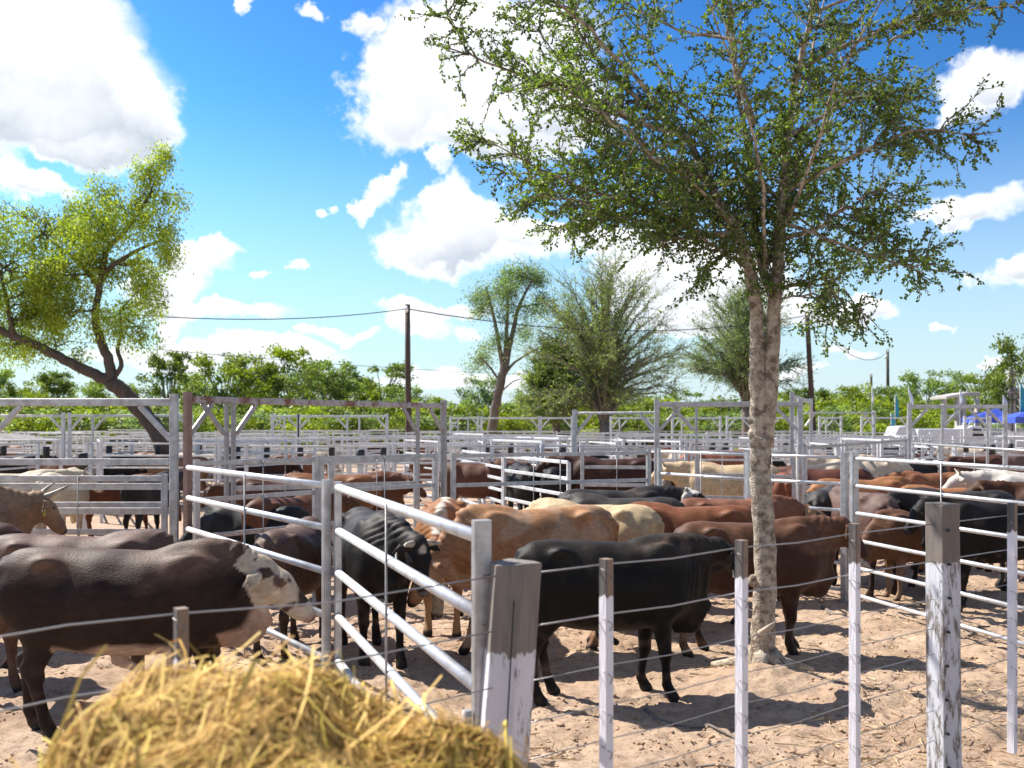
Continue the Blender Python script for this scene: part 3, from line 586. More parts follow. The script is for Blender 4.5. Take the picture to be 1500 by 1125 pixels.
# mid-distance cattle: each posed from shared bodies, coloured one by one
MID = []
for ps in (dict(poll=(1.02, 0, 1.26), hpitch=-40, legs=(0, .12, .05, -.08)), dict(poll=(1.0, .18, .75), hpitch=-70, hyaw=15, legs=(.08, -.08, 0, .1)), dict(poll=(.95, -.2, 1.2), hpitch=-35, hyaw=-45, legs=(0, 0, 0, 0))):
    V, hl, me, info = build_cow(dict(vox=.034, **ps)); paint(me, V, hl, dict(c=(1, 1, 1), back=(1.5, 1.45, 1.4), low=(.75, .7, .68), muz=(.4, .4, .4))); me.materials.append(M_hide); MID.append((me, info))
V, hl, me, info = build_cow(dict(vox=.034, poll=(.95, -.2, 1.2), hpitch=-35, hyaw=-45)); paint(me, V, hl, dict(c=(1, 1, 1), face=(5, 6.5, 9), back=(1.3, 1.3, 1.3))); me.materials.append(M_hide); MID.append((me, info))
HORNM = {}
def mid_cow(px, Y, th, s, c, pose, label, group):
    me, info = MID[pose]; x = X(px, Y); t = thing('cattle', label, 'cattle', (x, Y, 0), R(th), group); t.scale = (s, s, s)
    b = obj('body', me, M_hide, t); b.color = (*c, 1)
    if Y < 22:
        if pose not in HORNM:
            L_ = []
            for sy in (-1, 1):
                m = MB(); m.tube([info['hp'](-.02 * q, sy * (.055 + .11 * q), .015 + .10 * q * q) for q in (0, .5, 1)], [.024, .018, .004], 6); L_.append(m.mesh('horn'))
            HORNM[pose] = L_
        for mm in HORNM[pose]: obj('horn', mm, M_horn, t)
    return t
GL = 'cattle beyond the left hand panels'; GC = 'cattle in the middle pens'
mid_cow(18, 15.8, 20, 1.02, (.60, .50, .36), 0, 'white cow at the left edge beyond the horned animal, back under the top rail', GL)
mid_cow(92, 16.3, 95, 1.02, (.62, .52, .38), 1, 'cream white cow seen from behind, right of the pale horns', GL)
mid_cow(178, 17.8, 12, .90, (.15, .055, .028), 1, 'red brown animal between the cream cow and the black one beyond the left panel', GL)
mid_cow(224, 17.2, 78, .94, (.026, .024, .024), 0, 'black cow seen from behind beyond the left panel, next to the steel post', GL)
mid_cow(412, 14.6, 200, .98, (.085, .035, .02), 3, 'dark brown cow with a white face looking over the panel', GC)
mid_cow(478, 15.6, 182, 1.0, (.24, .10, .04), 1, 'orange brown body behind the near corner post', GC)
mid_cow(520, 16.4, 8, .98, (.15, .06, .032), 2, 'brown animal with its head by the near corner post', GC)
mid_cow(372, 11.9, 170, .86, (.02, .018, .018), 1, 'low black animal in the shade of the rails left of the brown rump', GC)
mid_cow(425, 12.3, 60, .93, (.15, .065, .035), 2, 'brown animal whose ears rise above the young dark brown one', GC)
mid_cow(892, 18.6, 178, 1.12, (.07, .032, .022), 0, 'large dark brown cow filling the gap under the right steel portal', GC)
mid_cow(765, 19.2, 100, 1.0, (.03, .028, .028), 1, 'black cow behind the open white gate, left one of the dark pair', GC)
mid_cow(820, 18.8, 75, 1.0, (.022, .02, .02), 0, 'black cow behind the open white gate, right one of the dark pair', GC)
mid_cow(702, 20.5, -15, 1.0, (.12, .05, .03), 0, 'brown cow just left of the open white gate', GC)
mid_cow(1068, 17.2, 172, 1.08, (.62, .46, .28), 0, 'cream cow behind the rails left of the speckled tree trunk', GC)
mid_cow(1052, 23.0, 5, 1.12, (.30, .11, .06), 1, 'red cow behind the cream one left of the speckled tree trunk', GC)
mid_cow(1008, 18.2, 60, 1.02, (.09, .07, .06), 3, 'dark animal with a white face by the foot of the right portal post', GC)
mid_cow(1140, 17.4, 85, .98, (.22, .08, .045), 1, 'red brown rump right of the speckled tree trunk', GC)
mid_cow(1205, 17.3, 165, 1.02, (.13, .05, .035), 3, 'dark red animal with a white face above the right rails', GC)
mid_cow(1262, 19.2, 170, 1.10, (.60, .50, .38), 0, 'white cow standing behind the twin posts at the right', GC)
mid_cow(1340, 20.8, 15, 1.02, (.022, .02, .02), 1, 'black cow beyond the right rails, by the foot of the right portal', GC)
mid_cow(1360, 18.9, 190, .90, (.28, .12, .06), 3, 'small orange animal with a white face by the foot of the right portal', GC)
mid_cow(1430, 23.5, 5, 1.02, (.10, .045, .03), 1, 'brown cow beyond the far right panels', GC)
mid_cow(1522, 14.6, 165, 1.05, (.66, .60, .52), 0, 'white rump at the right edge above the black cow', GC)
palette = [((.022, .02, .02), 'black'), ((.07, .03, .02), 'dark brown'), ((.20, .08, .045), 'red brown'), ((.30, .15, .08), 'orange'), ((.55, .45, .34), 'pale'), ((.16, .10, .09), 'grey brown')]
farpos = [(20,27),(55,30),(80,25),(130,27),(165,32),(200,26),(235,29),(262,25),(300,27),(345,31),(385,26),(440,29),(470,34),(700,30),(735,36),(640,27),(770,28),(815,31),(860,33),(930,29),(960,34),(1010,31),(1035,36),(1095,28),(1150,33),(1205,30),(1240,26),(1300,34),(1330,28),(1390,31),(1420,36),(1470,29),(1495,33),(25,42),(75,46),(150,44),(220,48),(560,44),(620,50),(690,46),(800,52),(900,47),(980,50),(1120,46),(1230,50),(1290,45)]
for i, (px, Y) in enumerate(farpos):
    if i % 5 == 4: continue
    c, nm = palette[(i * 7 + i // 3) % 6]
    mid_cow(px, Y, rng.choice([0, 180]) + rng.uniform(-35, 35), rng.uniform(.88, 1.0), c, i % 4 if nm != 'pale' else i % 3, 'distant %s animal half hidden among the rows of rails' % nm, 'distant %s cattle' % nm)
# ================================================================ rail panels, gates, portals
def panel(a, b, T, n, label, group=None, posts=(1, 1), rail=.042, rmat=None, pmat=None, shape='round', gap=.15, name='rail_panel', cat='fence panel', stay=True, parts=True, pw=.06, posth=.04, T2=None, pos=None):
    a = Vector((a[0], a[1], 0)); b = Vector((b[0], b[1], 0)); d = b - a; Ln = d.length; rz = math.atan2(d.y, d.x)
    t = thing(name, label, cat, a, rz, group); rmat = rmat or M_pipe; pmat = pmat or M_galv
    zs = pos or [gap + (T - gap) * i / (n - 1) for i in range(n)]
    if parts:
        for z in zs[::-1]:
            m = MB()
            if shape == 'round': m.tube([(.02, 0, z), (Ln - .02, 0, z)], rail / 2, 12)
            else: m.bar((.02, 0, z), (Ln - .02, 0, z), .028, rail * 1.25)
            m.build('rail', rmat, t)
    else:
        m = MB()
        for z in zs: m.tube([(0, 0, z), (Ln, 0, z)], rail / 2, 5, cap=False)
        m.build('rails', rmat, t)
    for k, x in ((0, 0), (1, Ln)):
        if posts[k]:
            MB().bar((x, 0, .0), (x, 0, T + posth), pw, pw, up=(0, 1, 0)).build('post', pmat, t)
    if stay: MB().tube([(Ln * .52, -.03, gap - .03), (Ln * .52, -.03, T + .01)], .007, 6).build('stay_rod', M_dull, t)
    return t
def at(px, Y): return (X(px, Y), Y)
NP = 'steel rail panels of the near pens'
# slanted gate in front, its left neighbour
panel(at(495, 7.0), at(703, 3.93), 1.65, 5, 'slanted silver pipe gate running from the corner post toward the leaning timber post', NP, posts=(1, 0), rail=.056, name='gate', cat='gate', pos=[.43, .74, 1.05, 1.345, 1.65], pw=.05)
gt = [o for o in col.objects if o.name == 'gate'][0]
gl = (Vector((*at(703, 3.93), 0)) - Vector((*at(495, 7.0), 0))).length
MB().bar((gl + .02, 0, .15), (gl + .02, 0, 1.72), .055, .07, up=(0, 1, 0)).build('post', M_galv, gt)
for z in (1.50, 1.31):
    MB().tube([(gl + .05, 0, z), (gl + .09, .05, z), (gl - .03, .05, z + .01)], .007, 6).build('latch_wire', M_rustpost, gt)
panel(at(275, 9.9), at(478, 7.05), 1.66, 5, 'long silver pipe panel receding left from the corner post behind the white faced bull', NP, posts=(0, 1), rail=.052, pos=[.43, .74, 1.05, 1.36, 1.66], pw=.055)
# left: portal A with panel
panel((X(-20, 11.0), 11.0), at(241, 11.0), 1.50, 5, 'left hand square rail panel behind the tan horned animal, cattle showing through it', NP, shape='sq', rail=.05, rmat=M_galv, pos=[.28, .60, .90, 1.20, 1.49])
panel((X(-20, 11.35), 11.35), at(250, 11.35), 1.66, 3, 'second panel with heavy flat rails directly behind the left hand one', NP, shape='sq', rail=.06, rmat=M_galv, posts=(1, 0), pos=[1.10, 1.38, 1.66], stay=False)
# back fence of the near pens
panel(at(288, 10.35), at(462, 11.6), 1.68, 5, 'left half of the square rail fence under the rusty portal', NP, shape='sq', rail=.04, rmat=M_galv)
panel(at(470, 11.65), at(637, 12.95), 1.68, 5, 'right half of the square rail fence under the rusty portal', NP, shape='sq', rail=.04, rmat=M_galv)
panel(at(664, 12.85), at(950, 14.1), 1.68, 5, 'square rail panel in front of the open white gate, middle of the picture', NP, shape='sq', rail=.04, rmat=M_galv)
panel(at(966, 14.15), at(1095, 12.6), 1.70, 6, 'pipe panel from the right portal to the speckled tree trunk', NP)
panel(at(1100, 12.55), at(1237, 11.65), 1.70, 6, 'pipe panel right of the speckled tree trunk, ending at the twin posts', NP, pw=.075, posth=.06)
panel(at(1251, 11.35), at(1545, 8.45), 1.70, 6, 'long pipe panel at the right with black cattle close behind it', NP, pw=.08, posth=.07)
panel(at(1212, 11.0), at(1130, 13.0), .35, 2, 'low loose rails lying by the foot of the right hand fence', NP, stay=False, pos=[.25, .35], posts=(0, 0))
# open gate in the middle
panel(at(677, 22.6), at(737, 19.0), 1.47, 7, 'far half of the open white gate with narrow rails', NP, shape='sq', rail=.045, rmat=M_far, pmat=M_far, name='gate', cat='gate', posth=.0)
panel(at(739, 18.9), at(833, 16.0), 1.47, 6, 'near half of the open white gate with narrow slanting rails', NP, shape='sq', rail=.045, rmat=M_far, pmat=M_far, name='gate', cat='gate', posth=.0)
# panel under portals
panel(at(342, 14.0), at(484, 14.6), 1.58, 4, 'heavy rail panel under the left part of the rusty portal', NP, shape='sq', rail=.06, rmat=M_galv, pos=[.3, .75, 1.18, 1.55])
panel(at(486, 14.6), at(609, 15.2), 1.58, 4, 'heavy rail panel under the right part of the rusty portal', NP, shape='sq', rail=.06, rmat=M_galv, pos=[.3, .75, 1.18, 1.55])
panel(at(853, 16.9), at(951, 16.7), 1.66, 6, 'square rail panel under the right portal in front of the large brown cow', NP, shape='sq', rail=.045, rmat=M_galv)
panel(at(1022, 16.4), at(1092, 16.2), 1.62, 5, 'square rail panel in front of the cream cow', NP, shape='sq', rail=.045, rmat=M_galv)
panel(at(1098, 16.0), at(1163, 15.7), 1.62, 5, 'pale rail panel right behind the speckled trunk, ending at the tall portal post', NP, shape='sq', rail=.045, rmat=M_galv)
panel(at(1179, 15.5), at(1327, 22.0), 1.72, 6, 'dull rail panel running away from the tall portal post to the right portal', NP, shape='sq', rail=.04, rmat=M_dull)
panel(at(1337, 22.0), at(1560, 14.5), 1.66, 5, 'dull pipe panel sloping down to the right edge above the black cows', NP, rmat=M_galv)
panel(at(1338, 21.6), at(1376, 20.6), 1.6, 6, 'narrow rail panel standing in the foot of the right portal', NP, shape='sq', rail=.04, rmat=M_far, stay=False)

# portals
def portal(a, b, h, label, mid=(), m_post=None, m_beam=None, pw=.085, bh=.085, brace=.42, group='steel portals over the gateways', left=1, right=1, first=None, m_first=None, parts=True):
    a = Vector((a[0], a[1], 0)); b = Vector((b[0], b[1], 0)); d = b - a; Ln = d.length
    t = thing('gateway_portal', label, 'portal frame', a, math.atan2(d.y, d.x), group); mp = m_post or M_galv; mb = m_beam or M_galv
    bz = h - bh / 2 - .05
    for i, x in enumerate((0, Ln)): 
        if (i == 0 and left) or (i == 1 and right): MB().bar((x, 0, 0), (x, 0, h), pw, pw, up=(0, 1, 0)).build('post', (m_first if i == 0 and m_first else mp), t)
    MB().bar((pw / 2, 0, bz), (Ln - pw / 2, 0, bz), pw * .8, bh).build('top_beam', mb, t)
    ends = [(0, 1), (Ln, -1)] + [(q, s) for q, s in mid]
    for q, s in mid: MB().bar((q, 0, 0), (q, 0, bz - bh / 2 - .002), pw * .62, pw * .62, up=(0, 1, 0)).build('post', mp, t)
    for q, s in ends:
        if s: MB().bar((q + s * pw * .5, 0, bz - brace), (q + s * (brace * .92), 0, bz - bh / 2), .04, .06).build('brace', mp, t)
    return t
portal(at(-20, 11.2), at(255, 11.2), 2.43, 'tall grey portal at the left edge in front of the leaning tree')
pa = Vector((*at(275, 12.0), 0)); pb = Vector((*at(650, 16.5), 0)); Lp = (pb - pa).length
def frac(px):   # distance along the portal line where it crosses a pixel column
    k = (px - CX) / F; d = pb - pa; s_ = (k * pa.y - pa.x) / (d.x - k * d.y); return s_ * Lp
portal(pa[:2], pb[:2], 2.48, 'long portal with a rust stained beam, left post brown with rust', mid=[(frac(332), -1), (frac(342), 1), (frac(612), -1)], m_beam=M_rust, m_first=M_rustpost, m_post=M_dull)
portal(at(962, 16.3), at(1172, 16.0), 2.50, 'large grey portal whose beam passes behind the speckled tree trunk', mid=[(.64, -1)])
portal(at(1160, 19.0), at(1188, 24.0), 2.7, 'slim tall frame just right of the speckled tree trunk', pw=.08)
portal(at(842, 20.5), at(964, 19.5), 2.38, 'lighter portal with one braced post left of the large grey one', right=0, bh=.05)
portal(at(1332, 22.3), at(1472, 22.0), 2.56, 'grey portal at the right in front of the blue canopy', mid=[(.70, 1), (1.65, -1)])
portal(at(1178, 30.0), at(1280, 31.0), 2.50, 'thin portal right of the leaning power pole', left=0, bh=.05)
FPG = 'far row of thin steel portals'
for px0, px1, Y, mids in [(-50, 93, 27, ()), (102, 280, 28, ((.65, 1),)), (399, 437, 33, ((.4, -1),)), (438, 567, 33, ((1.6, -1), (2.0, 0))), (660, 705, 40, ((.3, -1), (.7, 0))), (700, 790, 41, ()), (792, 838, 41, ()), (895, 960, 41, ((.35, 1),)), (985, 1055, 42, ((.4, 1),)), (1065, 1100, 42, ()), (1128, 1165, 42, ()), (1200, 1232, 44, ((.3, 1),)), (1262, 1330, 45, ()), (1413, 1450, 38, ())]:
    portal(at(px0, Y), at(px1, Y), 2.1 + (620 - 606 + (Y < 30) * 1.5) * Y / F * (1 if Y < 35 else .75), 'thin portal frame in the distant row before the green thicket', mid=mids, pw=.09, bh=.07, brace=.38, group=FPG, m_post=M_far, m_beam=M_far)

# timber alley posts with black caps
PB = MB(); PB.bar((0, 0, 0), (0, 0, 1.18), .12, .12, up=(0, 1, 0)); pbm = PB.mesh('shaft'); pbm.materials.append(M_far)
PC = MB(); PC.tube([(0, 0, 1.17), (0, 0, 1.48), (0, 0, 1.49)], [.085, .085, .07], 10); pcm = PC.mesh('black_cap'); pcm.materials.append(M_black)
for px, Y, s in [(5,27,1),(68,26,1),(121,19,1.15),(160,27,1),(232,27,1),(292,28,1),(338,24,1.1),(348,26,1),(391,27,1),(440,28,1),(486,28,1),(528,21.5,1.12),(562,27,1),(680,26,1.1),(713,29,1),(748,30,1),(824,25,1.1),(850,29,1),(938,26,1.1),(912,32,1),(995,32,1),(1043,29,1.1),(1062,29,1.1),(1110,31,1),(1150,33,1),(1214,30,1),(1237,32,1.1),(1290,32,1),(1348,30,1.1),(1362,33,1),(1415,32,1),(1445,33,1),(1453,27,1.1),(1480,30,1)]:
    t = thing('alley_post', 'pale fence post with a black cap standing in the distant alley fence', 'post', (X(px, Y), Y, 0), 0, 'black capped posts'); t.scale = (s, s, min(s, 1.03))
    obj('shaft', pbm, None, t); obj('black_cap', pcm, None, t)

# distant panels, many rows
def far_panel_mesh(Ln, T, n, r, nm):
    m = MB()
    for i in range(n): m.bar((0, 0, .2 + (T - .2) * i / (n - 1)), (Ln, 0, .2 + (T - .2) * i / (n - 1)), r * .7, r, bev=.2)
    for x in (0, Ln): m.bar((x, 0, 0), (x, 0, T + .04), .07, .07, up=(0, 1, 0))
    me = m.mesh(nm); me.materials.append(M_far); return me
fpm = [far_panel_mesh(3.0, 1.62, 5, .045, 'rail_panel'), far_panel_mesh(3.0, 1.62, 6, .04, 'rail_panel'), far_panel_mesh(2.4, 1.70, 4, .05, 'rail_panel')]
rr = random.Random(4)
cnt = 0
for Y, skip in [(21, .55), (23.3, .45), (25.5, .3), (27.7, .3), (30, .2), (32.5, .25), (35, .15), (38, .15), (41, .1), (45, .25), (49, .3), (54, .3), (59.5, .1)]:
    x = -.56 * Y
    while x < .56 * Y:
        px = CX + x / Y * F
        if rr.random() > skip:
            o = tag(obj('rail_panel', fpm[rr.randrange(3)], None, None, (x, Y + rr.uniform(-.3, .3), 0), (0, 0, R(rr.choice([0, 0, 0, 2, -3])))), 'silver rail panel among the many rows of empty pens in the distance', 'fence panel', 'distant rail panels'); cnt += 1
        if rr.random() < .30 and Y < 46:
            o = tag(obj('rail_panel', fpm[rr.randrange(3)], None, None, (x, Y, 0), (0, 0, R(rr.uniform(50, 120)))), 'silver rail panel among the many rows of empty pens in the distance', 'fence panel', 'distant rail panels'); cnt += 1
        x += 3.1
print('far panels', cnt)

# ================================================================ near wire fence
M_post1 = painted_wood('worn_painted_timber', 1.235, (.10, .085, .075), (.30, .255, .22), wear=.42, paint=(.74, .72, .74))
M_post2 = painted_wood('flaking_painted_timber', 1.335, (.07, .058, .05), (.24, .20, .17), wear=.485, paint=(.56, .57, .60))
M_bat = painted_wood('painted_batten', 0.0, (.16, .12, .09), (.30, .21, .14), wear=.34, paint=(.80, .79, .81))
def rough_post(name, label, base, top, w, sides, mt, seed, depth=None, rot=0):
    t = thing(name, label, 'post', base, 0); b = Vector((0, 0, 0)); tp = Vector(top) - Vector(base); r = random.Random(seed); n = 14; rad = [1 + r.uniform(-.07, .07) for _ in range(sides)]
    m = MB(); vs = []
    for i in range(n + 1):
        q = i / n; c = b + tp * q
        for k in range(sides):
            a = 2 * math.pi * (k + .5) / sides + rot; rr_ = w / 2 * rad[k] * (1 + .03 * mnoise.noise(Vector((k * 2.3, q * 5, seed)))) / (math.cos(math.pi / sides) ** .5)
            vs.append(c + Vector((math.cos(a) * rr_, math.sin(a) * rr_ * (depth or 1), r.uniform(-.006, .006) if i == n else 0)))
    fs = [(i*sides+k, i*sides+(k+1) % sides, (i+1)*sides+(k+1) % sides, (i+1)*sides+k) for i in range(n) for k in range(sides)]; fs.append(tuple(n*sides+k for k in range(sides)))
    m.add(vs, fs); o = m.build('timber', mt, t); md = o.modifiers.new('bevel', 'BEVEL'); md.width = .006; md.segments = 2; md.limit_method = 'ANGLE'; md.angle_limit = R(35)
    return t
FL = lambda px: 3.865 / (1 - .733 * (px - CX) / F)       # depth of the wire fence at a pixel column
Yp = 3.86
p1 = rough_post('end_post', 'thick leaning timber post, white with a bare dark top, by the slanted gate', (X(715, Yp), Yp, -.02), (X(757, Yp), Yp + .02, 1.56), .205, 6, M_post1, 3, .85, .25)
# crack and nail holes
MB().bar((.035, -.094, .25), (.10, -.094, 1.45), .006, .004).build('crack', M_black, p1)
YB = FL(1380)
p2 = rough_post('fence_post', 'stout timber post at the right with flaking white paint and a grey top', (X(1383, YB), YB, -.02), (X(1380, YB), YB, 1.645), .15, 4, M_post2, 5, None, .38)
m = MB()
for i in range(8): m.tube([(-.012 + .008 * math.sin(i), -.092, 1.52 - i * .19), (-.012 + .008 * math.sin(i), -.06, 1.52 - i * .19)], .008, 7)
m.build('wire_holes', M_black, p2)
def batten(px, ytop, ybot, w, label, bare):
    Y = FL(px); zt = H - (ytop - HZ) / F * Y; zb = max(.03, H - (ybot - HZ) / F * Y) if ybot else .06
    t = thing('fence_batten', label, 'batten', (X(px, Y), Y - .03, 0), R(38), 'white battens of the wire fence')
    m = painted_wood('painted_batten', zt - bare, (.13, .11, .095), (.34, .22, .14), wear=.33, paint=(.82, .80, .82))
    o = MB().bar((0, 0, zb), (0, 0, zt), w * .80, w * .92, up=(0, 1, 0), bev=.08).build('timber', m, t)
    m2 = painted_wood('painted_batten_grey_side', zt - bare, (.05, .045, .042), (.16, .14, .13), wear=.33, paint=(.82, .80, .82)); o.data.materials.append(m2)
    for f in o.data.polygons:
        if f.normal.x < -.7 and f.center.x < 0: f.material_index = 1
    r = random.Random(px)
    for z in (1.50, 1.30, 1.08, .92, .77, .62, .45, .28):
        if z > zb: MB().tube([(-w * .56, 0, z), (-.012, -w * .52, z - .01 - .01 * r.random()), (.012, -w * .52, z - .03), (-.004, -w * .56, z - .055)], .0022, 4).build('wire_tie', M_dull, t)
    return t
batten(887, 817, 0, .052, 'white batten with a tan top standing in front of the black cow', .155)
batten(1084, 790, 0, .052, 'white batten with a tan top just left of the speckled tree trunk', .175)
batten(1249, 766, 0, .050, 'white batten with a tan top in front of the dark brown cow\'s head', .205)
batten(1479, 736, 1100, .050, 'white batten hanging clear of the ground near the right edge', .175)
batten(270, 888, 0, .045, 'short looking batten with a tan top rising behind the straw at the left', .16)
# wires
def wire(name, pts, r, label, group=None, mt=None, n=5):
    return tag(MB().tube(pts, r, n).build(name, mt or M_wire), label, 'wire', group)
names = ['topmost', 'second', 'third', 'fourth', 'fifth', 'sixth', 'seventh', 'lowest']
MB().tube([(gl + .02, -.06, .9), (gl + .02, -.06, .98)], .02, 8).build('hinge', M_dull, gt)
for i, z in enumerate((1.505, 1.295, 1.08, .915, .77, .62, .45, .28)):
    pts = []
    for px in (-330, -100, 100, 270, 480, 727):
        Y = FL(px); pts.append((X(px, Y), Y - .005, z - .01 * math.sin(px) - (.012 if px in (-100, 480) else 0)))
    if i < 6: wire('fence_wire', pts, .0032 if i < 2 else .0026, '%s wire of the fence left of the leaning timber post' % names[i], 'wires of the fence, left of the leaning post')
    pts = []
    for px in (775, 887, 985, 1084, 1170, 1249, 1383, 1479, 1640):
        Y = FL(px); pts.append((X(px, Y), Y + .02, z + .028 * (px - 770) / 700 - (.012 if px in (985, 1170) else 0)))
    wire('fence_wire', pts, .0036 if i < 2 else .0024, '%s wire of the fence right of the leaning timber post' % names[i], 'wires of the fence, right of the leaning post')

# ================================================================ straw bale
HC = Vector((-.48, 2.10, 0)); HR = .52
bale = thing('straw_bale', 'heap of loose golden straw on a round bale in the near foreground', 'straw bale', HC)
def hay_top(x, y):
    r = np.hypot(x - .0, y * 1.05) / HR
    return 1.33 * np.ones_like(r) + .14 * np.cos(np.clip(r, 0, 1) * 1.5) + .09 * (vnoise(x * 6 + 20, y * 6 + 20) - .5) * 2 - .5 * np.clip(r - .86, 0, 1) ** 1.2 - .15 * x
nr, na = 26, 64; vs = []; 
for i in range(nr + 1):
    rad = HR * 1.0 * i / nr
    for k in range(na):
        a = 2 * math.pi * k / na; x_ = rad * math.cos(a); y_ = rad * math.sin(a) * .95; vs.append((x_, y_, float(hay_top(np.array(x_), np.array(y_))) - .035))
for z in (1.1, .7, .3, -.02):
    for k in range(na):
        a = 2 * math.pi * k / na; q = 1 + .04 * mnoise.noise(Vector((math.cos(a) * 3, math.sin(a) * 3, z * 4))); vs.append((HR * q * math.cos(a), HR * q * math.sin(a) * .95, z))
rows = nr + 1 + 4
fs = [(i*na+k, (i+1)*na+k, (i+1)*na+(k+1) % na, i*na+(k+1) % na) for i in range(rows - 1) for k in range(na)]
M_core = mat('packed_straw', (.34, .24, .09), (.17, .11, .045), scale=30, rough=.9, bump=1, bscale=60, stretch=(1, 3, 1))
MB().add(vs, fs, True).build('packed_core', M_core, bale)
M_straw = bpy.data.materials.new('straw'); M_straw.use_nodes = True; t = M_straw.node_tree; pp = t.nodes['Principled BSDF']; pp.inputs['Roughness'].default_value = .65; pp.inputs['Specular IOR Level'].default_value = .2
gg = t.nodes.new('ShaderNodeNewGeometry'); cr = t.nodes.new('ShaderNodeValToRGB'); t.links.new(gg.outputs['Random Per Island'], cr.inputs[0]); t.links.new(cr.outputs[0], pp.inputs['Base Color'])
cr.color_ramp.elements[0].color = (.20, .095, .015, 1); cr.color_ramp.elements[1].color = (.78, .52, .15, 1)
for ps, cc in ((.35, (.58, .34, .09, 1)), (.65, (.80, .54, .17, 1)), (.82, (.58, .44, .07, 1))): e = cr.color_ramp.elements.new(ps); e.color = cc
def strands(n, rmin, rmax, lmin, lmax, wid, bias, lift, seed, droop=.0):
    g = np.random.default_rng(seed); a = g.uniform(0, 6.283, n); rad = HR * np.sqrt(g.uniform(rmin ** 2, rmax ** 2, n)); x = rad * np.cos(a); y = rad * np.sin(a) * .95
    th = bias + g.normal(0, .75, n); ln = g.uniform(lmin, lmax, n); seg = 5; side = g.uniform(-1, 1, n)
    P_ = np.zeros((n, seg + 1, 3)); cv = g.normal(0, .5, n); tilt = g.normal(lift, .10, n)
    cx_, cy_ = x - np.cos(th) * ln / 2, y - np.sin(th) * ln / 2; off = g.uniform(-.03, .035, n)
    for i in range(seg + 1):
        q = i / seg; P_[:, i, 0] = cx_; P_[:, i, 1] = cy_
        P_[:, i, 2] = hay_top(cx_, cy_) + off + tilt * ln * (q - .3) * 1.0 - droop * q * q * ln
        t2 = th + cv * q; cx_ = cx_ + np.cos(t2) * ln / seg; cy_ = cy_ + np.sin(t2) * ln / seg
    sx, sy = -np.sin(th), np.cos(th); w = g.uniform(.5, 1, n) * wid; vz = g.uniform(-.6, .6, n)
    sdv = np.stack([sx * w, sy * w, vz * w], 1)[:, None, :]; A = P_ + sdv; B = P_ - sdv
    VV = np.concatenate([A, B], 1).reshape(-1, 3); k = seg + 1; base = (np.arange(n) * 2 * k)[:, None]
    q = np.concatenate([np.stack([base + i, base + i + 1, base + k + i + 1, base + k + i], 2) for i in range(seg)], 1).reshape(-1, 4)
    return VV, q
Vs = []; Fs = []; bs = 0
for args in ((26000, 0, 1.02, .12, .42, .0011, .15, 0, 1), (6000, 0, 1.0, .14, .42, .0019, .45, .04, 2), (900, 0, 1.0, .12, .34, .0026, 1.1, .18, 3), (2600, .82, 1.08, .10, .28, .0028, 3.0, .0, 4, .25), (2600, .8, 1.08, .10, .28, .0028, -.6, .0, 6, .35), (160, .2, .95, .15, .3, .004, 1.4, .55, 5)):
    v_, f_ = strands(*args); Vs.append(v_); Fs.append(f_ + bs); bs += len(v_)
lo_ = obj('loose_straw', raw_mesh('loose_straw', np.concatenate(Vs), np.concatenate(Fs)), M_straw, bale); lo_['kind'] = 'stuff'
# ================================================================ trees
class Leaves:
    def __init__(s): s.P = []; s.S = []; s.D = []
    def add(s, p, size, d=None):
        s.P.append(p); s.S.append(size); s.D.append(d if d is not None else (0, 0, 0))
    def mesh(s, name, asp=.5, g=None, droop=0):
        g = g or np.random.default_rng(11)
        P_ = np.array(s.P); n = len(P_); S_ = np.array(s.S)[:, None]; D = np.array(s.D, float)
        d = g.normal(size=(n, 3)) + D * 1.2; d[:, 2] -= droop; d /= np.linalg.norm(d, axis=1, keepdims=True)
        u = np.cross(d, g.normal(size=(n, 3))); u /= np.linalg.norm(u, axis=1, keepdims=True)
        a = P_; b = P_ + d * S_ * .55 + u * S_ * asp * .5; c_ = P_ + d * S_; e = P_ + d * S_ * .55 - u * S_ * asp * .5
        V_ = np.stack([a, b, c_, e], 1).reshape(-1, 3); return raw_mesh(name, V_, np.arange(4 * n).reshape(-1, 4))
def smooth_poly(pts, sub=4, wob=.0, rg=None):
    pts = [Vector(p) for p in pts]; out = []
    for i in range(len(pts) - 1):
        p0 = pts[max(i-1, 0)]; p1 = pts[i]; p2 = pts[i+1]; p3 = pts[min(i+2, len(pts)-1)]
        for k in range(sub):
            t = k / sub; q = .5 * ((2*p1) + (p2-p0)*t + (2*p0-5*p1+4*p2-p3)*t*t + (3*p1-p0-3*p2+p3)*t**3)
            if wob and rg: q = q + Vector((rg.uniform(-wob, wob), rg.uniform(-wob, wob), rg.uniform(-wob, wob)))
            out.append(q)
    out.append(pts[-1]); return out

# ---- speckled foreground tree
rg = random.Random(12)
TYd = 8.3
tree = thing('thorn_tree', 'tall tree with speckled forked trunk and wide crown of tiny green leaves, among the cattle', 'tree', (TX, TY, 0))
def TW(px, py, dy=0): return W(px, py, TYd) - Vector((TX, TYd, 0)) + Vector((0, dy, 0))
wood = MB(); small = MB(); lv = Leaves()
def limb(pts, r0, r1, n=10, wob=.008): 
    pp = smooth_poly(pts, 4, wob, rg); m = len(pp); rs = [r0 + (r1 - r0) * (i / (m - 1)) ** .9 for i in range(m)]
    wood.tube(pp, [r * .85 * (1 + rg.uniform(-.05, .05)) for r in rs], n); return pp, rs
trunk_pts = [TW(1116, 1000), TW(1117, 960), TW(1119, 900), TW(1121, 820), TW(1117, 740), TW(1113, 690), TW(1116, 640)]
pp = smooth_poly(trunk_pts, 5, .003, rg); m_ = len(pp)
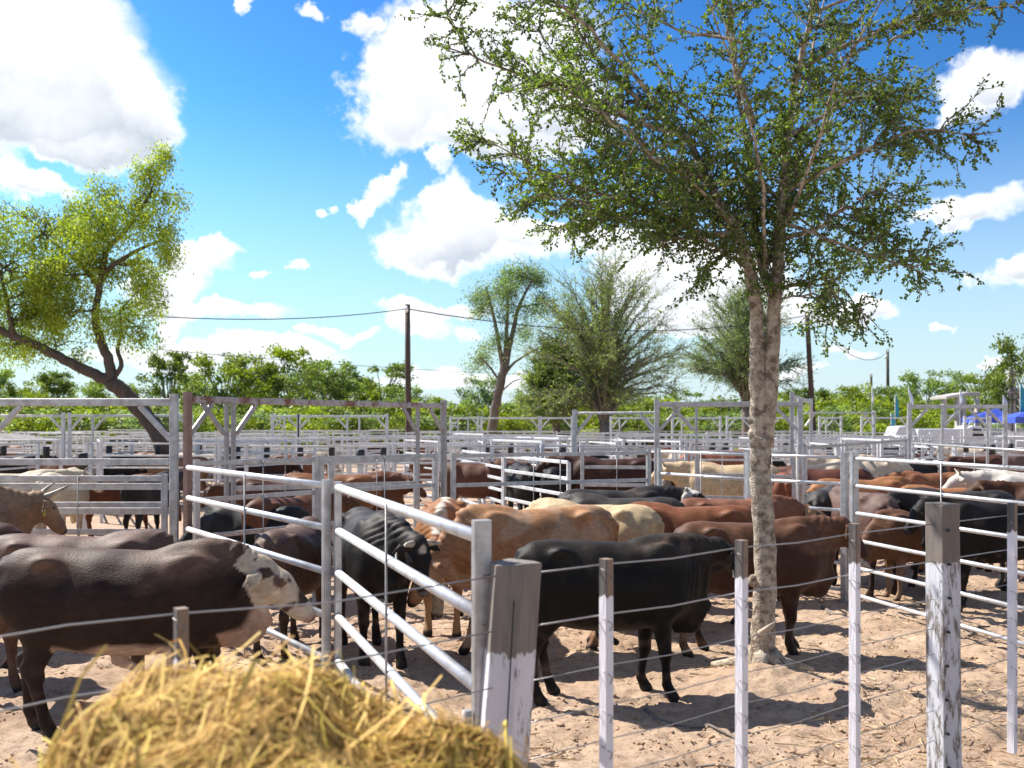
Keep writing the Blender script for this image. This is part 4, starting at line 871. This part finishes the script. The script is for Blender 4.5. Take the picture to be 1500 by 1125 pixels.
wood.tube(pp, [(.098 + .085 * math.exp(-i / 3.2)) * (1 + .05 * math.sin(i * 1.7)) - .012 * i / m_ for i in range(m_)], 14)
for px, py, r in ((1107, 615, .055), (1106, 635, .05), (1107, 850, .06), (1124, 520, .04), (1112, 590, .05)):                          # burls
    wood.tube([TW(px - 4, py - 8), TW(px - 3, py), TW(px - 5, py + 9)], [r * .4, r, r * .4], 8)
for a, b in ((0.2, .45), (2.6, .5), (4.2, .38), (5.4, .42)):                                                                  # root flare
    wood.tube([(0, 0, .22), (math.cos(a) * .16, math.sin(a) * .16, .09), (math.cos(a) * b, math.sin(a) * b, .02)], [.09, .06, .02], 8)
stemL = limb([TW(1113, 655), TW(1109, 560), TW(1108, 480), TW(1102, 410), TW(1080, 340), TW(1055, 300), TW(1035, 260), TW(1010, 200, .1), TW(960, 150, .2), TW(890, 80, .3), TW(840, 0, .4)], .088, .014)
stemR = limb([TW(1120, 655), TW(1129, 560), TW(1132, 480), TW(1136, 420), TW(1143, 350), TW(1146, 280), TW(1152, 200), TW(1166, 100, -.1), TW(1185, 0, -.2), TW(1195, -130, -.3)], .092, .014)
stemC = limb([TW(1135, 440), TW(1120, 390, .1), TW(1112, 300, .2), TW(1105, 180, .3), TW(1090, 60, .4), TW(1085, -90, .4)], .05, .012)
limbs = [stemL, stemR, stemC]
spec = [
 ([(1078,345),(1020,346),(960,322),(880,300),(800,272),(712,232)], .034, -.5), ([(975,328),(900,332),(850,322),(775,325)], .018, -.9), ([(1037,262),(980,225),(900,222),(830,232),(735,222)], .028, .7),
 ([(1012,205),(930,170),(850,128),(780,108),(690,68),(655,5)], .03, .2), ([(962,152),(880,80),(800,28),(720,-15)], .024, -.6), ([(1098,400),(1055,382),(1010,362),(960,372)], .018, -.6),
 ([(1144,350),(1200,332),(1258,292),(1310,318),(1345,352),(1398,385)], .03, .5), ([(1258,292),(1330,262),(1400,262)], .017, .9), ([(1146,282),(1220,250),(1300,218),(1385,232)], .028, -.7),
 ([(1152,202),(1230,152),(1300,132),(1375,185)], .026, .3), ([(1165,105),(1260,62),(1350,42),(1480,28)], .026, -.3), ([(1140,422),(1190,410),(1232,402),(1245,428),(1235,462)], .018, .4),
 ([(1138,440),(1180,436),(1215,442),(1240,470)], .012, -.4), ([(1145,322),(1205,368),(1275,402),(1300,410)], .019, -.8), ([(1106,182),(1060,90),(1030,-40)], .026, -.5), ([(1152,202),(1200,90),(1245,-70)], .026, .6),
 ([(1112,300),(1080,200),(1010,90),(960,-40)], .024, 1.1), ([(1143,352),(1170,260),(1230,180),(1290,60),(1310,-40)], .024, 1.2), ([(1120,392),(1095,300),(1050,180),(990,80)], .022, -1.2), ([(1143,350),(1165,250),(1190,140),(1260,30)], .022, -1.2),
 ([(1108,250),(1000,270),(900,265),(830,290)], .02, 1.3), ([(1110,260),(1200,300),(1290,340),(1330,370)], .02, 1.4), ([(1035,262),(960,262),(870,215),(800,195)], .02, -1.2), ([(1165,105),(1240,110),(1340,100),(1420,90)], .022, 1.0),
 ([(1085,60),(1000,20),(900,-40)], .022, .5), ([(1180,20),(1280,-10),(1400,-50)], .022, -.2), ([(1010,200),(900,140),(840,60),(780,-40)], .02, 1.0), ([(1148,280),(1200,230),(1270,200),(1340,160)], .02, 1.6),
 ([(1080,340),(1000,300),(930,280),(860,250)], .02, -1.5), ([(1300,60),(1380,30),(1440,-20)], .014, .1), ([(1075,345),(1030,300),(940,260),(860,180)],.02,.4)]
for pts, r0, dy in spec:
    n_ = len(pts); pts = [(x - (18 if x > 1300 else 0), y) for x, y in pts]; limbs.append(limb([TW(x, y, dy * (i / (n_ - 1)) ** .8) for i, (x, y) in enumerate(pts)], r0, .005, 7, .014))
def twig(p, d, ln, level):
    n_ = max(3, int(ln / .06)); pts = [Vector(p)]; d = Vector(d).normalized()
    for i in range(n_):
        d = (d + Vector((rg.gauss(0, .26), rg.gauss(0, .26), rg.gauss(0, .2) - .035)) ).normalized(); pts.append(pts[-1] + d * ln / n_)
        if level > 0 and i > 0 and rg.random() < .72:
            d2 = (d + Vector((rg.gauss(0, .8), rg.gauss(0, .8), rg.gauss(0, .6)))).normalized(); twig(pts[-1], d2, ln * rg.uniform(.35, .6), level - 1)
    r0 = .004 + .004 * level; small.tube(pts, [r0 * (1 - .75 * i / n_) for i in range(n_ + 1)], 3 if level == 0 else 4, cap=False)
    if level <= 1:
        for i in range(1, n_ + 1):
            for k in range(rg.choice((4, 5, 6))):
                q = pts[i - 1].lerp(pts[i], rg.random()); lv.add(tuple(q + Vector((rg.gauss(0, .008), rg.gauss(0, .008), rg.gauss(0, .008)))), rg.uniform(.022, .042), tuple(d))
thin = {3 + 11, 3 + 12, 3 + 13, 3 + 21}      # the bare low limbs on the right
for li, (pp, rs) in enumerate(limbs):
    start = {0: 15, 1: 11, 2: 5}.get(li, 5 if rs[0] > .02 else 3)
    for i in range(start, len(pp)):
        dirn = (pp[i] - pp[i - 1]).normalized(); q = i / len(pp)
        for k in range(5 if li < 3 else (1 + i % 2) if li in thin else (3 if i % 2 else 4)):
            v = Vector((rg.gauss(0, 1), rg.gauss(0, 1), rg.gauss(0, .8))); v = (v - dirn * v.dot(dirn)).normalized() * 1.0 + dirn * rg.uniform(.35, 1.0) + Vector((0, 0, .15))
            twig(pp[i] + Vector((rg.gauss(0, .03), rg.gauss(0, .03), 0)), v, rg.uniform(.24, .58) * (1.2 - .62 * q), 1)
    twig(pp[-1], pp[-1] - pp[-2], .22, 1)
wood.build('trunk', M_bark, tree)
tb = small.build('twigs', M_bark3, tree)
cr_ = obj('crown', lv.mesh('crown', .62), M_leaf1, tree); print('tree leaves', len(lv.P), 'twig verts', len(small.v))
# broken stub with a pale split face near the foot
MB().tube([TW(1108, 925, -.10), TW(1118, 915, -.14), TW(1130, 905, -.15)], [.028, .022, .006], 7).build('broken_stub', mat('split_wood', (.50, .42, .33), (.3, .24, .18), rough=.8), tree)

# ---- generic clumped tree
def clump_tree(name, label, Y, trunk, limbs_, clumps, leafmat, barkmat, leaf, perc, seed, sub=.3, cat='tree', group=None, basepx=None, twigs=5, droop=.4, asp=.4, depth=1.0, hang=0):
    rg = random.Random(seed); b = W(basepx, HZ, Y); b.z = 0; t = thing(name, label, cat, b, 0, group)
    def w(px, py, dy=0): return W(px, py, Y) - b + Vector((0, dy, 0))
    wd = MB(); ln = []
    for pts, r0, r1 in [trunk] + limbs_:
        pp = smooth_poly([w(*q) for q in pts], 4, r0 * .12, rg); m = len(pp); wd.tube(pp, [r0 + (r1 - r0) * i / (m - 1) for i in range(m)], 9); ln.append(pp)
    allp = [q for pp in ln for q in pp]; L2 = Leaves()
    for cx, cy, rpx, k in clumps:
        rad = rpx / F * Y; c = w(cx, cy, rg.uniform(-1, 1) * rad * depth)
        near = min(allp, key=lambda q: (q - c).length + max(0, q.z - c.z) * .8)
        mid = near.lerp(c, .5) + Vector((rg.uniform(-.15, .15), rg.uniform(-.15, .15), rg.uniform(-.1, .25))) * rad
        bp = smooth_poly([near, mid, c], 4, rad * .02, rg); wd.tube(bp, [max(.012, .045 * rad * (1 - .6 * i / (len(bp) - 1))) for i in range(len(bp))], 5)
        for j in range(int(k)):
            th = rg.uniform(0, 6.283); ph = math.acos(rg.uniform(-.8, 1)); rr_ = rad * rg.uniform(.25, 1.0) ** .6
            sc_ = c + Vector((math.sin(ph) * math.cos(th), math.sin(ph) * math.sin(th), math.cos(ph) * .85)) * rr_
            if j % 2 == 0: 
                s0 = bp[rg.randrange(3, len(bp))]; wd.tube([s0, s0.lerp(sc_, .5) + Vector((0, 0, .06 * rad)), sc_], [.018 * rad + .004, .012 * rad + .003, .004], 4, cap=False)
            sb = sub * rg.uniform(.6, 1.3)
            for q in range(int(perc * rg.uniform(.5, 1.4))):
                v = Vector((rg.gauss(0, sb * .5), rg.gauss(0, sb * .5), rg.gauss(0, sb * .42) - (hang * rg.random() ** 2)))
                L2.add(tuple(sc_ + v), leaf * rg.uniform(.6, 1.3))
    wd.build('trunk', barkmat, t); obj('crown', L2.mesh('crown', asp, np.random.default_rng(seed), droop), leafmat, t); print(name, len(L2.P)); return t
clump_tree('leaning_tree', 'leaning forked tree with drooping yellow green foliage at the left', 28,
    ([(262,725),(250,690),(238,648),(215,612),(190,582),(162,558)], .28, .21),
    [([(162,558),(130,545),(95,528),(60,508),(20,492),(-40,465)], .17, .09), ([(163,560),(160,530),(148,500),(140,465),(146,420),(156,370),(190,330),(222,280)], .16, .04), ([(165,556),(178,535),(172,510),(178,490),(176,455)], .08, .03), ([(146,420),(110,380),(70,350)], .09, .03), ([(150,400),(195,370),(240,350)], .08, .03), ([(20,492),(10,440),(0,400)], .09, .03)],
    [(55,345,48,22),(15,400,55,30),(95,405,50,26),(150,345,46,24),(196,300,42,24),(222,252,26,14),(234,218,16,7),(238,335,34,16),(180,385,46,20),(45,458,48,24),(118,455,44,20),(196,440,36,14),(20,310,34,10),(95,310,30,9),(250,372,22,8),(20,505,34,12),(212,480,26,8),(80,500,40,10),(-10,350,45,20),(252,285,20,8),(150,285,30,14),(160,470,30,10),(-30,430,50,20),(130,395,40,18),(60,400,40,18),(165,330,40,18),(20,445,46,22),(70,430,40,18),(0,490,34,14),(120,350,36,16),(215,410,26,10)],
    M_leaf2, M_bark2, .10, 130, 5, sub=.30, basepx=262, hang=.5, asp=.38, droop=1.0)
clump_tree('grey_crowned_tree', 'slender multi stemmed tree with grey green tufts left of the round bushy one', 54,
    ([(722,682),(720,640),(725,600),(733,560),(740,530)], .30, .22),
    [([(738,545),(730,500),(722,460),(712,420)], .16, .05), ([(738,545),(748,500),(760,450),(780,410)], .2, .05), ([(740,540),(742,480),(745,430)], .16, .05), ([(735,555),(755,530),(790,510)], .1, .03), ([(728,580),(750,560),(765,555)], .05, .02), ([(760,450),(790,445),(810,440)], .06, .02), ([(733,560),(715,535),(700,520)], .08, .03)],
    [(715,435,20,10),(700,455,14,6),(740,425,24,13),(765,405,26,16),(785,415,20,12),(752,450,22,9),(705,530,17,8),(722,508,16,6),(760,480,20,6),(780,460,20,6),(790,440,16,6),(735,465,18,6),(750,410,18,9),(700,440,12,5),(735,500,14,4),(800,432,12,3)],
    M_leaf3, M_bark3, .15, 130, 9, sub=.62, basepx=722, asp=.32)
# ---- radiating trees (fine feathery sprays)
def spray_tree(name, label, Y, basepx, top, half, crown_y, n, leafmat, barkmat, leaf, seed, trunk_r, fork_y, group=None, ramp=1.0, dens=1.0):
    rg = random.Random(seed); b = W(basepx, HZ, Y); b.z = 0; t = thing(name, label, 'tree', b, 0, group)
    u = Y / F; fork = Vector((0, 0, H - (fork_y - HZ) * u)); topz = H - (top - HZ) * u; cz = H - (crown_y - HZ) * u; hw = half * u
    wd = MB(); L2 = Leaves(); wd.tube([(0, 0, -.05), (.03, 0, fork.z * .5), fork], [trunk_r * 1.25, trunk_r, trunk_r * .9], 9)
    for i in range(n):
        az_ = rg.uniform(0, 6.283); q = rg.random() ** .75
        el_ = math.asin(q); ex = Vector((math.cos(az_) * math.cos(el_) * hw, math.sin(az_) * math.cos(el_) * hw, 0)) * rg.uniform(.72, 1.08); ez = cz + (topz - cz) * math.sin(el_) * rg.uniform(.8, 1.05) + rg.uniform(-.5, .2) * (1 - q) * hw * .5
        end = Vector((ex.x, ex.y, ez)); midp = fork.lerp(end, .5) + Vector((-ex.x * .14, -ex.y * .14, abs(end.z - fork.z) * .10 + .3))
        pp = smooth_poly([fork + Vector((0, 0, rg.uniform(-.4, .4))), midp, end], 8, .05, rg); m = len(pp); wd.tube(pp, [trunk_r * .32 * (1 - j / (m - 1)) ** 1.2 + .012 for j in range(m)], 5, cap=False)
        for j in range(4, m):
            dn = (pp[j] - pp[j - 1]).normalized()
            for s_ in range(int(2 + 2 * dens)):
                v = (dn * 1.1 + Vector((rg.gauss(0, .55), rg.gauss(0, .55), rg.gauss(.05, .5)))).normalized(); L_ = rg.uniform(.5, 1.2) * ramp
                tp = pp[j] + v * L_ + Vector((0, 0, -.10 * L_)); wd.tube([pp[j], tp], [.014, .006], 3, cap=False)
                for k in range(int(13 * dens * L_) + 3):
                    f = rg.random(); w_ = pp[j].lerp(tp, f); L2.add(tuple(w_ + Vector((rg.gauss(0, .05), rg.gauss(0, .05), rg.gauss(0, .05)))), leaf * rg.uniform(.6, 1.3), tuple(v))
    wd.build('trunk', barkmat, t); obj('crown', L2.mesh('crown', .35, np.random.default_rng(seed)), leafmat, t); print(name, len(L2.P)); return t
spray_tree('bushy_thorn_tree', 'broad round thorn tree with feathery upswept sprays in the middle distance', 50, 885, 385, 112, 585, 74, M_leaf4, M_bark3, .12, 3, .28, 615, dens=.95, ramp=1.5)
spray_tree('bluish_thorn_tree', 'bluish green feathery tree seen behind the speckled trunk', 58, 1092, 425, 82, 560, 52, M_leaf3, M_bark3, .14, 8, .24, 590, dens=1.0, ramp=1.3)
spray_tree('low_thorn_tree', 'low olive thorn tree spreading at the left foot of the round one', 52, 815, 500, 48, 600, 40, M_leaf4, M_bark3, .15, 15, .22, 625, dens=1.5)
# ---- treeline
def wild_mesh(seed, h, wdt, stemfrac, leaf, ncl, per, low):
    rg = random.Random(seed); wd = MB(); L2 = Leaves(); nst = rg.choice((1, 2, 3)) if stemfrac > .15 else 4
    fork = Vector((0, 0, h * stemfrac)); 
    wd.tube([(0, 0, -.1), (rg.uniform(-.1, .1), 0, fork.z * .6), fork], [.16 * h / 7, .13 * h / 7, .11 * h / 7], 7)
    for i in range(ncl):
        a = rg.uniform(0, 6.283); q = rg.random(); z = low * h + (h * .97 - low * h) * q ** .8; rad_at = wdt * (1 - ((z / h - .55) / .62) ** 2) ** .5 if abs((z / h - .55) / .62) < 1 else .2
        rr_ = rad_at * rg.uniform(.3, 1) ** .6; c = Vector((math.cos(a) * rr_, math.sin(a) * rr_, z)); cr = rg.uniform(.12, .20) * wdt + .15
        mid = fork.lerp(c, .5) + Vector((rg.gauss(0, .15), rg.gauss(0, .15), rg.uniform(0, .4))); pp = smooth_poly([fork * rg.uniform(.5, 1), mid, c], 3, .05, rg)
        wd.tube(pp, [.055 * h / 7 * (1 - .75 * j / (len(pp) - 1)) + .01 for j in range(len(pp))], 4, cap=False)
        for s_ in range(6):
            sc_ = c + Vector((rg.gauss(0, 1), rg.gauss(0, 1), rg.gauss(0, .5))) * cr * .55
            for k in range(per): L2.add(tuple(sc_ + Vector((rg.gauss(0, .3), rg.gauss(0, .3), rg.gauss(0, .2))) * cr * 1.2), leaf * rg.uniform(.6, 1.3))
    return wd.mesh('trunk'), L2.mesh('crown', .55, np.random.default_rng(seed)), h
T_ = [wild_mesh(20 + i, 7.5, w_, sf, .26, nc, 24, lw) for i, (w_, sf, nc, lw) in enumerate([(3.0, .38, 34, .42), (2.6, .42, 24, .45), (3.4, .33, 44, .3), (2.3, .45, 20, .55), (3.0, .3, 38, .25), (2.8, .4, 28, .4)])]
B_ = [wild_mesh(40 + i, 3.6, w_, .08, .24, nc, 17, .08) for i, (w_, nc) in enumerate([(2.4, 34), (2.0, 28), (2.9, 40), (2.2, 30)])]
def wild(kind, i, px, Y, top, lm, bm, label, group, name, cat, wx=1.0):
    tm, cm, h0 = (T_ if kind == 't' else B_)[i]; hz = H + (HZ - top) / F * Y; s = hz / h0
    t = thing(name, label, cat, (X(px, Y), Y, 0), rr.uniform(0, 6.28), group); t.scale = (s * wx, s * wx, s)
    a = obj('trunk', tm, None, t); c_ = obj('crown', cm, None, t)
    for o, m in ((a, bm), (c_, lm)):
        if not o.data.materials: o.data.materials.append(m)
        o.material_slots[0].link = 'OBJECT'; o.material_slots[0].material = m
    return t
TG = 'trees of the thicket beyond the pens'; BG = 'bushes at the edge of the thicket'
tl = [(-60,555),(-15,540),(35,560),(78,545),(120,566),(165,555),(205,568),(290,546),(335,520),(372,528),(408,550),(432,508),(465,540),(492,526),(520,556),(545,570),(590,568),(625,580),(650,596),(1005,572),(1040,588),(1195,568),(1225,575),(1255,562),(1285,568),(1320,565),(1400,580),(1475,572),(-30,575),(55,575),(770,590),(955,580),(1140,575),(1165,570),(850,590)]
for i, (px, top) in enumerate(tl):
    wild('t', i % 6, px, 84 + (i * 37 % 17), top, (M_leaf6, M_leaf5, M_leaf4)[(i * 5) % 3], M_bark3, 'bushy green tree of the wild thicket that closes off the pens', TG, 'thicket_tree', 'tree', 1.05)
wild('t', 3, 247, 80, 516, M_leaf6, M_bark3, 'sparse small tree with bare twigs rising above the thicket right of the leaning tree', None, 'sparse_tree', 'tree', .8)
wild('t', 1, 560, 105, 531, M_leaf6, M_bark3, 'taller flat crowned green tree just left of the nearest power pole', None, 'flat_crowned_tree', 'tree', 1.2)
wild('t', 0, 703, 78, 552, M_leaf3, M_bark3, 'small grey green tree to the left of the grey crowned tree\'s trunk', None, 'small_tree', 'tree', .8)
wild('t', 2, 1364, 100, 545, M_leaf4, M_bark3, 'round olive tree rising left of the concrete frame at the right', None, 'olive_tree', 'tree', 1.1)
wild('t', 4, 1442, 104, 549, M_leaf5, M_bark3, 'bright green round tree behind the concrete frame at the right', None, 'round_tree', 'tree', 1.1)
wild('t', 2, 1512, 62, 492, M_leaf6, M_bark3, 'dark green tree cut off by the right edge of the picture', None, 'edge_tree', 'tree', .75)
bx = -70
i = 0
while bx < 1560:
    if not (1375 < bx < 1500): wild('b', i % 4, bx, 70 + (i * 7 % 9), 586 + (i * 13 % 17), (M_leaf5, M_leaf5, M_leaf6, M_leaf2, M_leaf4)[i % 5], M_bark3, 'low bright green bush at the foot of the thicket', BG, 'bush', 'bush', 1.25)
    bx += 27; i += 1
i = 0
for bx in [q for q in range(-60, 1560, 34) if not (1295 < q < 1345 or 1370 < q < 1530)]: wild('b', (i + 1) % 4, bx, 64 + i % 3, 606 + (i * 5 % 9), (M_leaf5, M_leaf3, M_leaf6, M_leaf2)[i % 4], M_bark3, 'low scrub bush standing just behind the last rails', 'scrub behind the last rails', 'scrub_bush', 'bush', 1.3); i += 1

# ================================================================ power line
def pole(px0, py0, px1, Y, r, label, insul=True, lamp=False):
    h = H - (py0 - HZ) / F * Y; b = Vector((X(px1, Y), Y, 0)); t = thing('power_pole', label, 'pole', b); top = Vector((X(px0, Y) - b.x, 0, h))
    MB().tube([(0, 0, -.1), top * .33 + Vector((.03, 0, 0)), top * .66, top], [r * 1.1, r * 1.05, r * .95, r * .85], 12).build('shaft', M_polewood, t)
    MB().tube([top + Vector((-.02, -r - .02, -.35)), top + Vector((-.02, -r - .02, -.20)), top + Vector((-.02, -r - .02, -.08))], [.05, .07, .035], 8).build('insulator', M_tagw, t)
    if lamp: MB().tube([top + Vector((0, -.1, -.5)), top + Vector((-.25, -.3, -.65)), top + Vector((-.3, -.35, -.75)), top + Vector((-.3, -.35, -1.0))], [.04, .05, .16, .18], 9).build('lamp_head', M_tagw, t)
    return b + top
q1 = pole(597, 446, 598, 42, .125, 'tall dark power pole standing left of the middle')
q2 = pole(1182, 457, 1193, 56, .15, 'slightly leaning dark power pole right of the speckled tree')
q3 = pole(1300, 512, 1301, 105, .17, 'distant dark lamp pole with a small white lamp near the right', lamp=True)
q4 = pole(1276, 548, 1276, 120, .16, 'shorter distant pole just left of the lamp pole')
def span(a, b, sag, label, r=.018):
    pts = [a.lerp(b, i / 16) - Vector((0, 0, sag * 4 * (i / 16) * (1 - i / 16))) for i in range(17)]; wire('power_line', pts, r, label, 'power lines', M_black, 4)
span(W(-60, 430, 30), q1 - Vector((0, .15, .2)), .6, 'overhead cable from the left edge to the tall dark power pole')
span(q1 - Vector((0, .15, .2)), q2 - Vector((0, .15, .2)), .9, 'overhead cable between the tall dark pole and the leaning one', .022)
span(q2 - Vector((0, .15, .3)), q3 - Vector((0, .15, .3)), 1.5, 'overhead cable from the leaning pole to the distant lamp pole', .025)
span(W(-80, 480, 75), q2 + Vector((6, 60, -1)), 1.0, 'faint lower cable crossing behind the nearest power pole', .022)

# ================================================================ structures at the right, far
M_conc = mat('pale_concrete', (.50, .46, .42), (.38, .35, .32), scale=2, rough=.8); M_blue = mat('blue_canvas', (.035, .07, .42), (.05, .10, .50), scale=.6, rough=.6)
M_whitep = mat('white_panel', (.62, .64, .68), (.52, .55, .60), scale=1, rough=.5); M_teal = mat('teal_flag_cloth', (.02, .30, .25), (.03, .20, .40), scale=1.2, rough=.7); M_wflag = mat('white_flag_cloth', (.72, .74, .78), (.55, .60, .72), scale=1.5, rough=.7)
Y = 62; u = Y / F
def bx(m, px0, px1, py0, py1, y0, y1, mt_=None):
    c0 = W(px0, py1, Y); c1 = W(px1, py0, Y); cx_ = (c0.x + c1.x) / 2; cy_ = (y0 + y1) / 2
    m.bar((cx_ , cy_, max(c0.z, 0)), (cx_, cy_, c1.z), abs(c1.x - c0.x), y1 - y0, up=(0, 1, 0), bev=.03)
t = thing('concrete_frame', 'unfinished pale concrete frame with slanting roof slab behind the right portal', 'building')
for a, b in ((1380, 1385), (1400, 1404), (1408, 1413), (1429, 1433)):
    m = MB(); bx(m, a, b, 582, 700, 61.8, 62.2); m.build('column', M_conc, t)
m = MB(); m.bar(W(1374, 583, Y), W(1406, 577, Y), 2.4, .16); m.build('roof_slab', M_conc, t)
m = MB(); m.bar(W(1406, 577.2, 62.2), W(1434, 577.2, 62.2), .3, .25); m.build('lintel', M_conc, t)
m = MB(); m.bar(W(1385, 609, 62), W(1408, 609, 62), .2, .15); m.build('cross_beam', M_conc, t)
t = thing('twin_mast', 'pale twin column mast with cross plates beside the dark tree at the right edge', 'tower')
for a, b in ((1478, 1481.5), (1484, 1488)): m = MB(); bx(m, a, b, 545, 700, 62, 62.3); m.build('column', M_conc, t)
for py in (545, 575, 607): m = MB(); m.bar(W(1475, py, 62.15), W(1492, py, 62.15), .5, .14); m.build('cross_plate', M_conc, t)
MB().tube([W(1480, 545, 62), W(1479, 538, 62)], .08, 6).build('beacon', M_tagw, t)
def canopy(px0, px1, yt, yb, Yc, label, peak):
    t = thing('canopy_tent', label, 'tent', (X((px0 + px1) / 2, Yc), Yc, 0), 0, 'blue canopy tents'); hw = (px1 - px0) / 2 / F * Yc; ze = H - (yb - HZ) / F * Yc; zt = H - (yt - HZ) / F * Yc; d = hw * .8
    c = [(-hw, -d, ze), (hw, -d, ze), (hw, d, ze), (-hw, d, ze)]; e = [(x, y, ze - .35) for x, y, z in c]; pk = (peak * hw, 0, zt)
    vs = c + e + [pk]; fs = [(0, 1, 8), (1, 2, 8), (2, 3, 8), (3, 0, 8), (0, 4, 5, 1), (1, 5, 6, 2), (2, 6, 7, 3), (3, 7, 4, 0)]
    o = MB().add(vs, fs).build('canopy', M_blue, t); sm = o.modifiers.new('thick', 'SOLIDIFY'); sm.thickness = .03
    for x, y, z in c: MB().tube([(x * .97, y * .97, 0), (x * .97, y * .97, ze - .02)], .03, 6).build('leg', M_far, t)
canopy(1418, 1468, 598, 611, 60, 'blue canopy tent with a pointed top under the right portal', .75)
canopy(1474, 1540, 600, 611, 58, 'blue canopy tent at the right edge of the picture', 0)
def vehicle(px, Yc, Ln, label, mt, flip=1):
    t = thing('parked_truck', label, 'truck', (X(px, Yc), Yc, 0), 0 if flip > 0 else math.pi, 'vehicles parked beyond the pens'); w_ = .9
    prof = [(-Ln/2, .5), (-Ln/2, 1.75), (Ln*.12, 1.78), (Ln*.2, 1.95), (Ln*.33, 1.9), (Ln*.4, 1.2), (Ln/2, 1.1), (Ln/2, .45)]; n = len(prof)
    vs = [(x, -w_, z) for x, z in prof] + [(x, w_, z) for x, z in prof]; fs = [tuple(range(n)), tuple(range(2*n-1, n-1, -1))] + [(i, i + n, (i + 1) % n + n, (i + 1) % n) for i in range(n)]
    o = MB().add(vs, fs).build('body', mt, t); b = o.modifiers.new('bevel', 'BEVEL'); b.width = .06; b.segments = 2
    MB().add([(Ln*.2, -w_-.01, 1.2), (Ln*.36, -w_-.01, 1.2), (Ln*.31, -w_-.01, 1.75), (Ln*.2, -w_-.01, 1.8)], [(0, 1, 2, 3)]).build('side_window', M_black, t)
    for x in (-Ln*.3, Ln*.33):
        for sy in (-1, 1): wh = MB().tube([(x, sy * (w_ - .12), .38), (x, sy * (w_ + .04), .38)], .38, 14).build('wheel', M_black, t); MB().tube([(x, sy * (w_ + .02), .38), (x, sy * (w_ + .06), .38)], .2, 10).build('rim', M_far, wh)
for i, (px, Yc, Ln, lb) in enumerate([(1345, 60, 4.6, 'white truck farthest left in the row beyond the right pens'), (1392, 59.6, 4.6, 'white truck in front of the concrete frame'), (1442, 64.5, 4.6, 'white truck beneath the pointed blue canopy')]):
    vehicle(px, Yc, Ln, lb, M_whitep, 1 if i % 2 else -1)
def flag(px, ptop, pbot, Yc, wpx, mt, label, lean=0):
    t = thing('feather_flag', label, 'flag', (X(px, Yc), Yc, 0), 0, 'feather flags beyond the pens'); k = Yc / F; zt = H - (ptop - HZ) * k; zb = H - (pbot - HZ) * k; w_ = wpx * k; l = lean * k
    MB().tube([(0, 0, 0), (l * .4, 0, zb), (l, 0, zt)], [.03, .025, .012], 6).build('mast', M_far, t)
    vs = []; n = 8
    for i in range(n + 1):
        q = i / n; z = zt + (zb - zt) * q; xx = l + (l * .4 - l) * q; ww = w_ * (math.sin(min(1, q * 1.7 + .08) * math.pi / 2)) * (1 - .35 * q ** 3); vs += [(xx, 0, z), (xx + ww, .08 * math.sin(q * 6), z)]
    o = MB().add(vs, [(2*i, 2*i+1, 2*i+3, 2*i+2) for i in range(n)], True).build('cloth', mt, t); s = o.modifiers.new('thick', 'SOLIDIFY'); s.thickness = .012
flag(1311, 577, 612, 62, 6, M_teal, 'teal and blue feather flag right of the lamp pole')
flag(1305, 604, 626, 61, 6, M_teal, 'short teal banner at the foot of the lamp pole')
flag(1337, 568, 594, 62, 5, M_wflag, 'slanting white feather flag above the right portal', -7)
flag(1277, 566, 592, 62, 3, M_wflag, 'narrow white feather flag beside the shorter distant pole')
flag(1406, 570, 592, 60.5, 4, M_wflag, 'white feather flag in front of the concrete frame')
flag(1469, 579, 600, 60, 7, M_wflag, 'rounded white banner above the end of the right portal')
flag(1494, 560, 606, 58, 9, M_teal, 'tall teal feather flag at the right edge')
